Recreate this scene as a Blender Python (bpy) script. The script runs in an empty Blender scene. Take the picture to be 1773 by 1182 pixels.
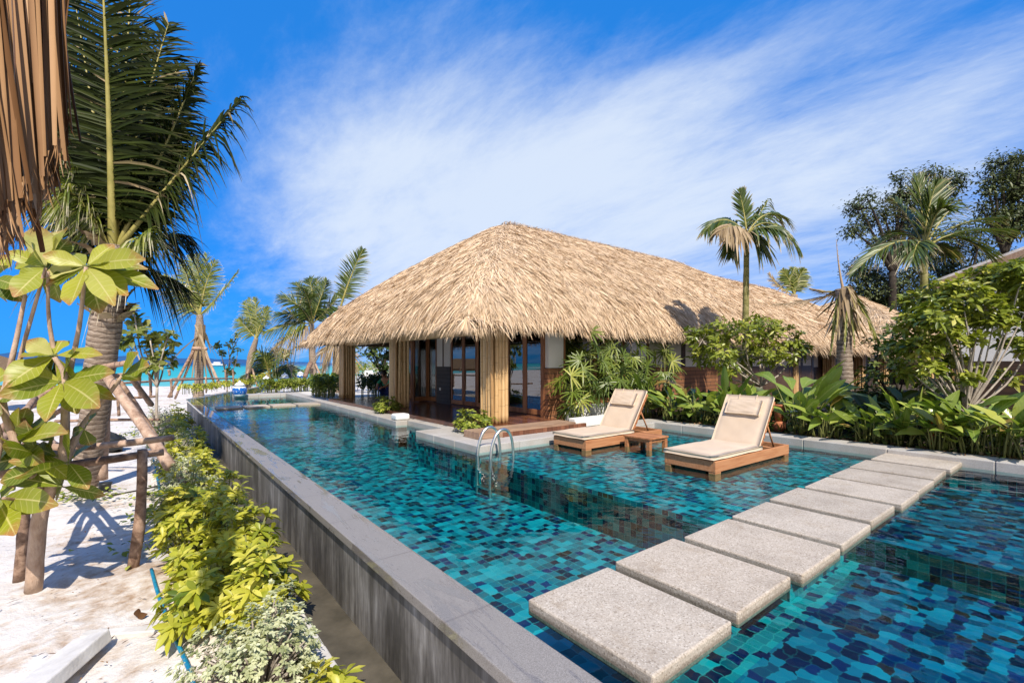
import bpy, bmesh, math, random
import numpy as np
from mathutils import Vector, Matrix

SC = bpy.context.scene
COL = SC.collection
R = math.radians
rng = np.random.default_rng(7)
random.seed(7)

# ------------------------------------------------------------------ camera
YAW = R(38.3)
FPX, CX, HY, CAMZ = 807.0, 886.5, 628.0, 1.5       # photo pixels: focal length, centre column, horizon row; metres above the water
cd = bpy.data.cameras.new('camera')
cam = bpy.data.objects.new('camera', cd)
COL.objects.link(cam)
cam.location = (0, 0, CAMZ)
cam.rotation_euler = (R(90), 0, -YAW)
cd.sensor_width = 36
cd.lens = FPX / 1773 * 36
cd.shift_y = (HY - 591) / 1773
cd.clip_start = 0.05
cd.clip_end = 12000
SC.camera = cam
FW = np.array([math.sin(YAW), math.cos(YAW), 0.0])
RT = np.array([math.cos(YAW), -math.sin(YAW), 0.0])
ZZ = np.array([0, 0, 1.0])

# ------------------------------------------------------------------ world and sun
SUN_EL, SUN_AZ = R(48), R(202)
w = bpy.data.worlds.new('World')
SC.world = w
w.use_nodes = True
nt = w.node_tree
nt.nodes.clear()
def N(nt, t, **kw):
    n = nt.nodes.new(t)
    for k, v in kw.items():
        setattr(n, k, v)
    return n
def setin(n, **kw):
    for k, v in kw.items():
        n.inputs[k.replace('_', ' ')].default_value = v
    return n
def L(nt, a, b):
    nt.links.new(a, b)
def math_(nt, op, a, b=None, c=None, clamp=False):
    n = N(nt, 'ShaderNodeMath', operation=op, use_clamp=clamp)
    for i, v in enumerate((a, b, c)):
        if v is None:
            continue
        if isinstance(v, (int, float)):
            n.inputs[i].default_value = v
        else:
            L(nt, v, n.inputs[i])
    return n.outputs[0]
def vmath(nt, op, a, b=None):
    n = N(nt, 'ShaderNodeVectorMath', operation=op)
    for i, v in enumerate((a, b)):
        if v is None:
            continue
        if isinstance(v, (tuple, list, np.ndarray)):
            n.inputs[i].default_value = tuple(v)
        else:
            L(nt, v, n.inputs[i])
    return n
def mixc(nt, f, a, b, mode='MIX'):
    n = N(nt, 'ShaderNodeMix', data_type='RGBA', blend_type=mode)
    for i, v in ((0, f), (6, a), (7, b)):
        if isinstance(v, (int, float)):
            n.inputs[i].default_value = v
        elif isinstance(v, (tuple, list)):
            n.inputs[i].default_value = (*v[:3], 1)
        else:
            L(nt, v, n.inputs[i])
    return n.outputs[2]
def ramp(nt, f, stops, interp='LINEAR'):
    n = N(nt, 'ShaderNodeValToRGB')
    n.color_ramp.interpolation = interp
    e = n.color_ramp.elements
    while len(e) < len(stops):
        e.new(0.5)
    for el, (p, c) in zip(e, stops):
        el.position = p
        el.color = (*c, 1) if not isinstance(c, (int, float)) else (c, c, c, 1)
    if f is not None:
        L(nt, f, n.inputs[0])
    return n.outputs[0]
def noise(nt, vec, scale, detail=4, rough=0.55, dist=0.0):
    n = N(nt, 'ShaderNodeTexNoise')
    setin(n, Scale=scale, Detail=detail, Roughness=rough, Distortion=dist)
    if vec is not None:
        L(nt, vec, n.inputs['Vector'])
    return n.outputs[0]

sky = N(nt, 'ShaderNodeTexSky', sky_type='NISHITA', sun_disc=False)
sky.sun_elevation = SUN_EL
sky.sun_rotation = SUN_AZ
sky.air_density = 1.0
sky.dust_density = 0.3
sky.ozone_density = 3.0
tc = N(nt, 'ShaderNodeTexCoord')
dirv = tc.outputs['Generated']
sep = N(nt, 'ShaderNodeSeparateXYZ'); L(nt, dirv, sep.inputs[0])
dz = math_(nt, 'MAXIMUM', sep.outputs[2], 0.0)
# deep tropical blue
base = mixc(nt, 1.0, sky.outputs[0], (0.10, 0.62, 1.46), 'MULTIPLY')
base = mixc(nt, 0.70, base, (0.22, 2.25, 7.0))
# high cirrus: the direction is carried up onto a flat layer of cloud
lay = vmath(nt, 'DIVIDE', dirv)
den = N(nt, 'ShaderNodeCombineXYZ')
dd = math_(nt, 'ADD', dz, 0.16)
for i in range(3):
    L(nt, dd, den.inputs[i])
L(nt, den.outputs[0], lay.inputs[1])
mp = N(nt, 'ShaderNodeMapping')
mp.inputs['Rotation'].default_value = (0, 0, R(35))
mp.inputs['Scale'].default_value = (1.0, 0.42, 1.0)
L(nt, lay.outputs[0], mp.inputs[0])
n1 = noise(nt, mp.outputs[0], 0.75, 7, 0.6, 0.25)
n2 = noise(nt, mp.outputs[0], 2.6, 9, 0.68, 0.3)
def skydir(px, py):
    d = FW + RT * (px - CX) / FPX + ZZ * (HY - py) / FPX
    return d / np.linalg.norm(d)
def blob(px, py, inner, outer):
    v = vmath(nt, 'DOT_PRODUCT', vmath(nt, 'NORMALIZE', dirv).outputs[0], skydir(px, py)).outputs['Value']
    n = N(nt, 'ShaderNodeMapRange', interpolation_type='SMOOTHSTEP')
    L(nt, v, n.inputs[0])
    n.inputs[1].default_value = math.cos(R(outer))
    n.inputs[2].default_value = math.cos(R(inner))
    return n.outputs[0]
b1 = blob(760, 360, 1, 37)       # the broad bright veil over the roof
b2 = blob(1380, 250, 1, 25)      # its arm to the upper right
b3 = blob(220, 560, 4, 30)       # clear patch low over the sea
b4 = blob(120, 60, 2, 30)
el = N(nt, 'ShaderNodeMapRange', interpolation_type='SMOOTHSTEP')
L(nt, sep.outputs[2], el.inputs[0]); el.inputs[1].default_value = 0.36; el.inputs[2].default_value = 0.62
veil = math_(nt, 'ADD', math_(nt, 'MULTIPLY', b1, 0.60), math_(nt, 'MULTIPLY', b2, 0.42))
clear = math_(nt, 'ADD', math_(nt, 'ADD', math_(nt, 'MULTIPLY', b3, 0.42), math_(nt, 'MULTIPLY', b4, 0.2)), math_(nt, 'MULTIPLY', el.outputs[0], 0.55))
n3 = noise(nt, mp.outputs[0], 9.0, 6, 0.7, 0.2)
v = math_(nt, 'ADD', math_(nt, 'SUBTRACT', veil, clear), math_(nt, 'MULTIPLY', math_(nt, 'SUBTRACT', n3, 0.5), 0.42))
nn = math_(nt, 'ADD', math_(nt, 'MULTIPLY', math_(nt, 'SUBTRACT', n1, 0.5), 1.3), math_(nt, 'MULTIPLY', math_(nt, 'SUBTRACT', n2, 0.5), 1.0))
cf = math_(nt, 'ADD', v, nn)
cf = math_(nt, 'ADD', cf, 0.20)
bk = N(nt, 'ShaderNodeMapRange', interpolation_type='SMOOTHSTEP')  # unseen white cloud added behind the camera to neutralise the blue fill light
L(nt, vmath(nt, 'DOT_PRODUCT', dirv, tuple(-FW)).outputs['Value'], bk.inputs[0]); bk.inputs[1].default_value = 0.05; bk.inputs[2].default_value = 0.5
cf = math_(nt, 'ADD', cf, math_(nt, 'MULTIPLY', bk.outputs[0], 0.9))
mr = N(nt, 'ShaderNodeMapRange', interpolation_type='SMOOTHSTEP')
L(nt, cf, mr.inputs[0]); mr.inputs[1].default_value = 0.0; mr.inputs[2].default_value = 1.05
cf = math_(nt, 'MULTIPLY', mr.outputs[0], 0.86)
final = mixc(nt, cf, base, mixc(nt, bk.outputs[0], (6.3, 7.0, 7.9), (7.4, 6.9, 6.2)))
bg = N(nt, 'ShaderNodeBackground')
L(nt, final, bg.inputs[0])
bg.inputs[1].default_value = 0.1
out = N(nt, 'ShaderNodeOutputWorld')
L(nt, bg.outputs[0], out.inputs[0])

sd = bpy.data.lights.new('sun', 'SUN')
sd.energy = 5.0
sd.angle = R(0.53)
sd.color = (1.0, 0.925, 0.81)
sun = bpy.data.objects.new('sun', sd)
COL.objects.link(sun)
sdir = Vector((math.sin(SUN_AZ) * math.cos(SUN_EL), math.cos(SUN_AZ) * math.cos(SUN_EL), math.sin(SUN_EL)))
sun.rotation_euler = sdir.to_track_quat('Z', 'Y').to_euler()
sun.location = (0, -20, 30)
SC.view_settings.view_transform = 'Standard'
SC.view_settings.look = 'None'
SC.view_settings.exposure = 0.35
SC.view_settings.gamma = 1.0
SC.render.engine = 'CYCLES'
SC.cycles.max_bounces = 8
SC.cycles.transparent_max_bounces = 16
SC.cycles.caustics_reflective = False
SC.cycles.caustics_refractive = False

# ------------------------------------------------------------------ helpers: pixels to points, meshes, things
def at(px, py, d):
    """point seen at a photo pixel, d metres in front of the camera"""
    return np.array([0, 0, CAMZ]) + FW * d + RT * (px - CX) / FPX * d + ZZ * (HY - py) / FPX * d
def on(px, py, z=0.0):
    return at(px, py, FPX * (CAMZ - z) / (py - HY))
def onx(px, X, z=0.0):
    k = (px - CX) / FPX
    c, s = math.cos(YAW), math.sin(YAW)
    return np.array([X, X * (c - s * k) / (s + c * k), z])
def unit(v):
    v = np.asarray(v, float)
    return v / (np.linalg.norm(v, axis=-1, keepdims=True) + 1e-12)

class MB:
    def __init__(s):
        s.v, s.q, s.f4, s.f3, s.m4, s.m3, s.n, s.s4, s.s3 = [], [], [], [], [], [], 0, [], []
    def add(s, v, quads=None, tris=None, q=None, mi=0, smooth=True):
        v = np.asarray(v, float).reshape(-1, 3)
        s.v.append(v)
        s.q.append(np.zeros((len(v), 3)) + rng.random() * np.array([1, 0, 0]) if q is None else np.asarray(q, float).reshape(-1, 3))
        if quads is not None and len(quads):
            f = np.asarray(quads, int).reshape(-1, 4) + s.n
            s.f4.append(f); s.m4.append(np.full(len(f), mi)); s.s4.append(np.full(len(f), smooth))
        if tris is not None and len(tris):
            f = np.asarray(tris, int).reshape(-1, 3) + s.n
            s.f3.append(f); s.m3.append(np.full(len(f), mi)); s.s3.append(np.full(len(f), smooth))
        s.n += len(v)
    def box(s, lo, hi, mi=0):
        x0, y0, z0 = lo; x1, y1, z1 = hi
        P = [((x0,y0,z0),(x1,y0,z0),(x1,y0,z1),(x0,y0,z1),0,2), ((x1,y1,z0),(x0,y1,z0),(x0,y1,z1),(x1,y1,z1),0,2),
             ((x0,y1,z0),(x0,y0,z0),(x0,y0,z1),(x0,y1,z1),1,2), ((x1,y0,z0),(x1,y1,z0),(x1,y1,z1),(x1,y0,z1),1,2),
             ((x0,y0,z1),(x1,y0,z1),(x1,y1,z1),(x0,y1,z1),0,1), ((x0,y1,z0),(x1,y1,z0),(x1,y0,z0),(x0,y0,z0),0,1)]
        r = rng.random()
        # shared corners so that bevels work; q holds the local metric coordinates of the first face
        V = np.array([(x0,y0,z0),(x1,y0,z0),(x1,y1,z0),(x0,y1,z0),(x0,y0,z1),(x1,y0,z1),(x1,y1,z1),(x0,y1,z1)], float)
        s.add(V, [(0,1,5,4),(1,2,6,5),(2,3,7,6),(3,0,4,7),(4,5,6,7),(3,2,1,0)], q=np.tile([r,0,0],(8,1)), mi=mi, smooth=False)
    def obox(s, c, ax, ay, az, mi=0):
        """box from its centre and three half-axis vectors"""
        c, ax, ay, az = map(lambda t: np.asarray(t, float), (c, ax, ay, az))
        V = [c+i*ax+j*ay+k*az for k in (-1,1) for i,j in ((-1,-1),(1,-1),(1,1),(-1,1))]
        s.add(V, [(0,1,5,4),(1,2,6,5),(2,3,7,6),(3,0,4,7),(4,5,6,7),(3,2,1,0)], mi=mi, smooth=False)
    def panel(s, p0, p1, p2, p3, u=None, v=None, mi=0):
        """one quad whose q holds metric tile coordinates"""
        P = np.array([p0,p1,p2,p3], float)
        du = np.linalg.norm(P[1]-P[0]); dv = np.linalg.norm(P[3]-P[0])
        s.add(P, [(0,1,2,3)], q=[(0,0,0),(0,du,0),(0,du,dv),(0,0,dv)], mi=mi, smooth=False)
    def prism(s, pts, z0, z1, mi=0):
        n = len(pts)
        a = sum(pts[i][0]*pts[(i+1)%n][1]-pts[(i+1)%n][0]*pts[i][1] for i in range(n))
        if a < 0: pts = pts[::-1]
        V = [(x,y,z0) for x,y in pts] + [(x,y,z1) for x,y in pts]
        quads = [(i,(i+1)%n,n+(i+1)%n,n+i) for i in range(n)]
        bm = bmesh.new()
        f = bm.faces.new([bm.verts.new((x,y,0)) for x,y in pts]); bm.verts.index_update(); bm.normal_update()
        bmesh.ops.triangulate(bm, faces=[f])
        tr = [tuple(vv.index for vv in ff.verts) for ff in bm.faces]
        bm.free()
        tris = [(a+n,b+n,c+n) for a,b,c in tr] + [(c,b,a) for a,b,c in tr]
        s.add(V, quads, tris, mi=mi, smooth=False)
    def tube(s, pts, rad, n=8, mi=0, cap=True, rings=None, jitter=0.0, rnd=None):
        pts = np.asarray(pts, float); m = len(pts)
        rad = np.full(m, rad) if np.isscalar(rad) else np.asarray(rad, float)
        T = unit(np.gradient(pts, axis=0))
        ref = np.array([0,0,1.0]) if abs(T[0][2]) < 0.9 else np.array([1.0,0,0])
        A = unit(np.cross(T[0], ref)); fr = []
        for i in range(m):
            A = unit(A - T[i]*np.dot(A, T[i])); fr.append(A)
        A = np.array(fr); B = np.cross(T, A)
        th = np.linspace(0, 2*math.pi, n, endpoint=False)
        rr = rad[:,None]*(1+jitter*(rng.random((m,n))-0.5))
        V = pts[:,None] + rr[...,None]*(A[:,None]*np.cos(th)[None,:,None] + B[:,None]*np.sin(th)[None,:,None])
        ln = np.concatenate([[0], np.cumsum(np.linalg.norm(np.diff(pts,axis=0),axis=1))])
        q = np.zeros((m,n,3)); q[...,0] = rng.random() if rnd is None else rnd; q[...,1] = th[None]/6.2832; q[...,2] = ln[:,None]
        i = np.arange(m-1)[:,None]*n; j = np.arange(n)[None]; j2 = (j+1)%n
        quads = np.stack([i+j, i+j2, i+n+j2, i+n+j], -1).reshape(-1,4)
        V = V.reshape(-1,3); q = q.reshape(-1,3); tris = []
        if cap:
            V = np.vstack([V, pts[0], pts[-1]]); q = np.vstack([q, q[0], q[-1]])
            c0, c1 = m*n, m*n+1; b = (m-1)*n
            tris = [(c0,(k+1)%n,k) for k in range(n)] + [(c1,b+k,b+(k+1)%n) for k in range(n)]
        s.add(V, quads, tris, q=q, mi=mi)
    def lathe(s, prof, c, n=24, mi=0):
        """prof: (radius, z) from bottom to top"""
        prof = np.asarray(prof, float); m = len(prof)
        th = np.linspace(0, 2*math.pi, n, endpoint=False)
        V = np.stack([c[0]+prof[:,0,None]*np.cos(th), c[1]+prof[:,0,None]*np.sin(th), c[2]+prof[:,1,None]+0*th], -1)
        q = np.zeros((m,n,3)); q[...,1] = th/6.2832; q[...,2] = prof[:,1,None]
        i = np.arange(m-1)[:,None]*n; j = np.arange(n)[None]; j2 = (j+1)%n
        s.add(V, np.stack([i+j,i+j2,i+n+j2,i+n+j],-1).reshape(-1,4), q=q, mi=mi)
    def blob(s, c, r, n=10, mi=0, jit=0.0):
        r = np.asarray(r, float)*np.ones(3)
        ph = np.linspace(-math.pi/2, math.pi/2, n//2+2); th = np.linspace(0,2*math.pi,n,endpoint=False)
        V = np.stack([np.cos(ph)[:,None]*np.cos(th), np.cos(ph)[:,None]*np.sin(th), np.sin(ph)[:,None]+0*th], -1)
        V = np.asarray(c) + V*r*(1+jit*(rng.random(V.shape[:2])[...,None]-.5))
        m = len(ph); i = np.arange(m-1)[:,None]*n; j = np.arange(n)[None]; j2=(j+1)%n
        s.add(V, np.stack([i+j,i+j2,i+n+j2,i+n+j],-1).reshape(-1,4), mi=mi)
    def leaves(s, P, D, U, Ln, W, prof, droop=0.15, fold=0.25, mi=0, rnd=None, curl=0.0, wave=0.0):
        P = np.atleast_2d(P).astype(float); n = len(P)
        D = unit(np.broadcast_to(D, (n,3))); U = np.broadcast_to(U, (n,3)).astype(float)
        S = np.cross(D, U); bad = np.linalg.norm(S,axis=1) < 1e-3
        S[bad] = np.cross(D[bad], [0.3,0.9,0.1]); S = unit(S); U2 = np.cross(S, D)
        Ln = np.broadcast_to(Ln, n).astype(float); W = np.broadcast_to(W, n).astype(float)
        droop = np.broadcast_to(droop, n).astype(float)
        prof = np.asarray(prof, float); m = len(prof); t = np.linspace(0,1,m)
        C = P[:,None] + D[:,None]*(Ln[:,None]*t)[...,None] - ZZ*((Ln*droop)[:,None]*t**2)[...,None] - U2[:,None]*((Ln*curl)[:,None]*t**2)[...,None]
        hw = (W[:,None]*prof[None])*0.5
        lift = fold*hw
        V = np.empty((n,m,3,3))
        V[:,:,1] = C
        wv = (wave*np.sin(t*14+rng.random((n,1))*6))[...,None]*hw[...,None]*U2[:,None] if wave else 0
        V[:,:,0] = C - S[:,None]*hw[...,None] + U2[:,None]*lift[...,None] + wv
        V[:,:,2] = C + S[:,None]*hw[...,None] + U2[:,None]*lift[...,None] - wv
        q = np.empty((n,m,3,3)); q[...,0] = (rng.random(n) if rnd is None else np.broadcast_to(rnd,n))[:,None,None]
        q[...,1] = np.array([-1,0,1.0]); q[...,2] = t[None,:,None]
        b = (np.arange(n)*m*3)[:,None,None] + (np.arange(m-1)*3)[None,:,None] + np.arange(2)[None,None]
        s.add(V, np.stack([b,b+1,b+4,b+3],-1).reshape(-1,4), q=q, mi=mi)
    def build(s, name, mats, parent=None, loc=None, label=None, cat=None, group=None, kind=None, bevel=0, seg=2):
        me = bpy.data.meshes.new(name)
        V = np.vstack(s.v)
        if parent is not None:
            org = ORG[parent.name]
        else:
            org = np.zeros(3) if loc is None else np.asarray(loc, float)
        V = V - org
        F4 = np.vstack(s.f4) if s.f4 else np.zeros((0,4),int); F3 = np.vstack(s.f3) if s.f3 else np.zeros((0,3),int)
        lv = np.concatenate([F4.ravel(), F3.ravel()])
        st = np.concatenate([np.arange(len(F4))*4, len(F4)*4+np.arange(len(F3))*3])
        tot = np.concatenate([np.full(len(F4),4), np.full(len(F3),3)])
        me.vertices.add(len(V)); me.loops.add(len(lv)); me.polygons.add(len(st))
        me.vertices.foreach_set('co', V.ravel())
        me.loops.foreach_set('vertex_index', lv.astype(np.int32))
        me.polygons.foreach_set('loop_start', st.astype(np.int32))
        me.polygons.foreach_set('loop_total', tot.astype(np.int32))
        me.polygons.foreach_set('material_index', np.concatenate(s.m4+s.m3).astype(np.int32))
        me.polygons.foreach_set('use_smooth', np.concatenate(s.s4+s.s3).astype(bool))
        a = me.attributes.new('q', 'FLOAT_VECTOR', 'POINT')
        a.data.foreach_set('vector', np.vstack(s.q).ravel())
        me.update(calc_edges=True); me.validate()
        if not isinstance(mats, (list,tuple)): mats = [mats]
        for m in mats: me.materials.append(m)
        o = bpy.data.objects.new(name, me)
        COL.objects.link(o)
        if parent is not None:
            o.parent = parent
        else:
            o.location = org
        ORG[o.name] = org
        tag(o, label, cat, group, kind)
        if bevel:
            b = o.modifiers.new('bevel','BEVEL'); b.width = bevel; b.segments = seg; b.limit_method = 'ANGLE'; b.angle_limit = R(50)
        return o
ORG = {}
def tag(o, label=None, cat=None, group=None, kind=None):
    if label: o['label'] = label
    if cat: o['category'] = cat
    if group: o['group'] = group
    if kind: o['kind'] = kind
    return o
def thing(name, label, cat, loc, group=None):
    o = bpy.data.objects.new(name, None)
    o.empty_display_size = 0.1
    COL.objects.link(o)
    o.location = tuple(loc)
    ORG[o.name] = np.asarray(loc, float)
    return tag(o, label, cat, group)
def copy_tree(o, parent=None):
    c = o.copy(); COL.objects.link(c)
    if parent is not None: c.parent = parent
    for ch in list(o.children): copy_tree(ch, c)
    return c
def dup(root, loc, rotz=0.0, label=None, scale=None):
    c = copy_tree(root)
    c.location = tuple(loc); c.rotation_euler.z = rotz
    if scale: c.scale = (scale,)*3
    if label: c['label'] = label
    return c
def bez(p0, p1, p2, n):
    t = np.linspace(0,1,n)[:,None]
    return (1-t)**2*np.asarray(p0) + 2*t*(1-t)*np.asarray(p1) + t*t*np.asarray(p2)
def path(pts, n):
    """smooth curve through points (Catmull-Rom)"""
    P = np.asarray(pts, float)
    if len(P) == 2: return P[0] + (P[1]-P[0])*np.linspace(0,1,n)[:,None]
    E = np.vstack([2*P[0]-P[1], P, 2*P[-1]-P[-2]]); out = []
    for tt in np.linspace(0, len(P)-1, n):
        i = min(int(tt), len(P)-2); t = tt-i
        a,b,c,d = E[i:i+4]
        out.append(0.5*((2*b)+(-a+c)*t+(2*a-5*b+4*c-d)*t*t+(-a+3*b-3*c+d)*t**3))
    return np.array(out)

# ------------------------------------------------------------------ materials
def new_mat(name):
    m = bpy.data.materials.new(name); m.use_nodes = True
    nt = m.node_tree
    return m, nt, nt.nodes['Principled BSDF'], nt.nodes['Material Output']
def attr(nt, comp=None):
    a = N(nt, 'ShaderNodeAttribute', attribute_name='q')
    if comp is None: return a.outputs['Vector']
    sp = N(nt, 'ShaderNodeSeparateXYZ'); L(nt, a.outputs['Vector'], sp.inputs[0])
    return sp.outputs[comp]
def objco(nt, scale=None, rnd=False):
    t = N(nt, 'ShaderNodeTexCoord').outputs['Object']
    if rnd:
        oi = N(nt, 'ShaderNodeObjectInfo')
        mu = math_(nt, 'MULTIPLY', oi.outputs['Random'], 37.0)
        t = vmath(nt, 'ADD', t, mu).outputs[0]
    if scale is not None:
        t = vmath(nt, 'MULTIPLY', t, scale).outputs[0]
    return t
def bump(nt, h, p, strength=0.3, dist=0.02):
    b = N(nt, 'ShaderNodeBump'); b.inputs['Strength'].default_value = strength; b.inputs['Distance'].default_value = dist
    L(nt, h, b.inputs['Height'])
    if p is not None: L(nt, b.outputs[0], p.inputs['Normal'])
    return b.outputs[0]
def mat_noise(name, c1, c2, scale=4, rough=0.7, stretch=None, bs=0.2, bscale=None, detail=5, spec=0.3, bd=0.02, c3=None, metal=0, lo=0.3, hi=0.7):
    m, nt, p, o = new_mat(name)
    v = objco(nt, stretch, rnd=True)
    n = noise(nt, v, scale, detail, 0.6)
    st = [(lo, c1), (hi, c2)] if c3 is None else [(lo, c1), ((lo+hi)/2, c2), (hi, c3)]
    L(nt, ramp(nt, n, st), p.inputs['Base Color'])
    p.inputs['Roughness'].default_value = rough
    p.inputs['Specular IOR Level'].default_value = spec
    p.inputs['Metallic'].default_value = metal
    if bs: bump(nt, noise(nt, v, bscale or scale*6, 4, 0.6), p, bs, bd)
    return m
def mat_leaf(name, stops, transl=0.3, rough=0.45, spec=0.4, vein=None, veins=0.0, tip=None):
    """leaf: colour differs from leaf to leaf by its own random value; optional midrib and side veins"""
    m, nt, p, o = new_mat(name)
    k = attr(nt, 0)
    c = ramp(nt, k, stops)
    nz = noise(nt, objco(nt), 9.0, 3)
    c = mixc(nt, math_(nt,'MULTIPLY',nz,0.5), c, mixc(nt, 1.0, c, (0.72,0.8,0.55), 'MULTIPLY'))
    if tip is not None:
        t = attr(nt, 2)
        c = mixc(nt, ramp(nt, math_(nt,'ADD',t,math_(nt,'MULTIPLY',math_(nt,'SUBTRACT',nz,0.5),0.6)), [(0.75,0.0),(1.0,1.0)]), c, tip)
    if vein is not None:
        au = math_(nt, 'ABSOLUTE', attr(nt, 1))
        mid = ramp(nt, au, [(0.0,1.0),(0.09,0.0)])
        if veins:
            ph = math_(nt, 'SINE', math_(nt, 'MULTIPLY', math_(nt, 'SUBTRACT', attr(nt,2), math_(nt,'MULTIPLY',au,0.16)), veins))
            side = ramp(nt, ph, [(0.9,0.0),(1.0,0.45)])
            mid = math_(nt, 'MAXIMUM', mid, side)
            bump(nt, math_(nt,'MULTIPLY',ph,0.5), p, 0.10, 0.006)
        c = mixc(nt, mid, c, vein)
    L(nt, c, p.inputs['Base Color'])
    p.inputs['Roughness'].default_value = rough
    p.inputs['Specular IOR Level'].default_value = spec
    tr = N(nt, 'ShaderNodeBsdfTranslucent')
    L(nt, mixc(nt, 1.0, c, (1.25,1.3,0.6), 'MULTIPLY'), tr.inputs[0])
    mx = N(nt, 'ShaderNodeMixShader'); mx.inputs[0].default_value = transl
    L(nt, p.outputs[0], mx.inputs[1]); L(nt, tr.outputs[0], mx.inputs[2]); L(nt, mx.outputs[0], o.inputs[0])
    return m
def mat_plain(name, c, rough=0.5, metal=0.0, spec=0.5):
    m, nt, p, o = new_mat(name)
    p.inputs['Base Color'].default_value = (*c,1); p.inputs['Roughness'].default_value = rough
    p.inputs['Metallic'].default_value = metal; p.inputs['Specular IOR Level'].default_value = spec
    return m

# straw thatch
MT = {}
def mk_thatch(name, stops):
    m, nt, p, o = new_mat(name)
    k = attr(nt, 0)
    big = noise(nt, objco(nt), 0.55, 4, 0.6)
    f = math_(nt, 'ADD', k, math_(nt, 'MULTIPLY', math_(nt,'SUBTRACT',big,0.5), 0.6))
    c = ramp(nt, f, stops)
    wz = noise(nt, objco(nt), 0.9, 5, 0.65, 0.4)
    c = mixc(nt, ramp(nt, wz, [(0.50,0.0),(0.68,0.5)]), c, mixc(nt, 1.0, c, (0.70,0.69,0.70), 'MULTIPLY'))
    L(nt, c, p.inputs['Base Color'])
    p.inputs['Roughness'].default_value = 0.75; p.inputs['Specular IOR Level'].default_value = 0.15
    return m
MT['thatch'] = mk_thatch('thatch', [(0.0,(0.24,0.15,0.075)),(0.25,(0.47,0.325,0.195)),(0.55,(0.63,0.465,0.305)),(1.0,(0.75,0.585,0.415))])
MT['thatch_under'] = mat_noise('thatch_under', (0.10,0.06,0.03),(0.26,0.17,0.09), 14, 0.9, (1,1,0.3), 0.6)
MT['dry_leaf'] = mk_thatch('dry_leaf', [(0.0,(0.05,0.022,0.008)),(0.4,(0.18,0.088,0.036)),(0.8,(0.36,0.215,0.11)),(1.0,(0.50,0.34,0.21))])
# bamboo poles: q.z runs along the pole, q.x differs per pole
m, nt, p, o = new_mat('bamboo')
k = attr(nt,0); zc = attr(nt,2)
n1 = noise(nt, objco(nt,(14,14,1.2)), 3, 5)
c = ramp(nt, math_(nt,'ADD',math_(nt,'MULTIPLY',k,0.5),math_(nt,'MULTIPLY',n1,0.6)), [(0.2,(0.28,0.145,0.05)),(0.5,(0.53,0.335,0.15)),(0.85,(0.70,0.49,0.26))])
fr = math_(nt,'FRACT',math_(nt,'ADD',math_(nt,'MULTIPLY',zc,2.9),math_(nt,'MULTIPLY',k,7.0)))
ring = ramp(nt, fr, [(0.0,0.5),(0.015,0.5),(0.03,0.0),(0.985,0.0),(1.0,0.5)])
c = mixc(nt, ring, c, (0.13,0.06,0.02))
L(nt, c, p.inputs['Base Color']); p.inputs['Roughness'].default_value = 0.42
bump(nt, n1, p, 0.12, 0.01)
MT['bamboo'] = m
def mk_wood(name, c1, c2, c3, axis=(1,14,14), scale=2.2, rough=0.5, spec=0.35, bs=0.15):
    m, nt, p, o = new_mat(name)
    v = objco(nt, axis, rnd=True)
    n1 = noise(nt, v, scale, 6, 0.62, 0.4)
    k = attr(nt,0)
    f = math_(nt,'ADD',n1,math_(nt,'MULTIPLY',math_(nt,'SUBTRACT',k,0.5),0.25))
    L(nt, ramp(nt, f, [(0.3,c1),(0.5,c2),(0.75,c3)]), p.inputs['Base Color'])
    p.inputs['Roughness'].default_value = rough; p.inputs['Specular IOR Level'].default_value = spec
    bump(nt, n1, p, bs, 0.008)
    return m
MT['teak'] = mk_wood('teak', (0.26,0.10,0.04),(0.42,0.175,0.075),(0.52,0.25,0.12))
MT['door_wood'] = mk_wood('door_wood', (0.13,0.05,0.02),(0.30,0.125,0.05),(0.42,0.20,0.09), (10,10,0.8))
MT['dark_wood'] = mk_wood('dark_wood', (0.035,0.02,0.013),(0.07,0.04,0.025),(0.12,0.07,0.04), (1,1,12))
MT['step_wood'] = mk_wood('step_wood', (0.17,0.10,0.065),(0.30,0.19,0.125),(0.42,0.29,0.20))
MT['raw_log'] = mk_wood('raw_log', (0.14,0.085,0.06),(0.33,0.22,0.16),(0.52,0.38,0.29), (5,5,5), 2.0, 0.85, 0.1, 0.5)
MT['log_end'] = mat_noise('log_end', (0.42,0.31,0.2),(0.66,0.52,0.36), 30, 0.8)
# planked deck, boards run along Y
m, nt, p, o = new_mat('deck_boards')
sp = N(nt,'ShaderNodeSeparateXYZ'); L(nt, objco(nt), sp.inputs[0])
bx = math_(nt,'MULTIPLY',sp.outputs[0],8.0)
fl = math_(nt,'FLOOR',bx); frc = math_(nt,'FRACT',bx)
wn = N(nt,'ShaderNodeTexWhiteNoise',noise_dimensions='1D'); L(nt, fl, wn.inputs['W'])
g = noise(nt, objco(nt,(16,1.2,1)), 2.0, 6, 0.6)
c = ramp(nt, math_(nt,'ADD',math_(nt,'MULTIPLY',wn.outputs[0],0.4),math_(nt,'MULTIPLY',g,0.6)), [(0.2,(0.07,0.025,0.012)),(0.5,(0.16,0.06,0.03)),(0.85,(0.27,0.115,0.06))])
gap = ramp(nt, frc, [(0.0,0.0),(0.03,1.0),(0.97,1.0),(1.0,0.0)])
L(nt, mixc(nt, gap, (0.012,0.006,0.004), c), p.inputs['Base Color'])
p.inputs['Roughness'].default_value = 0.22; p.inputs['Specular IOR Level'].default_value = 0.6
bump(nt, gap, p, 0.4, 0.01)
MT['deck'] = m
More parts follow.
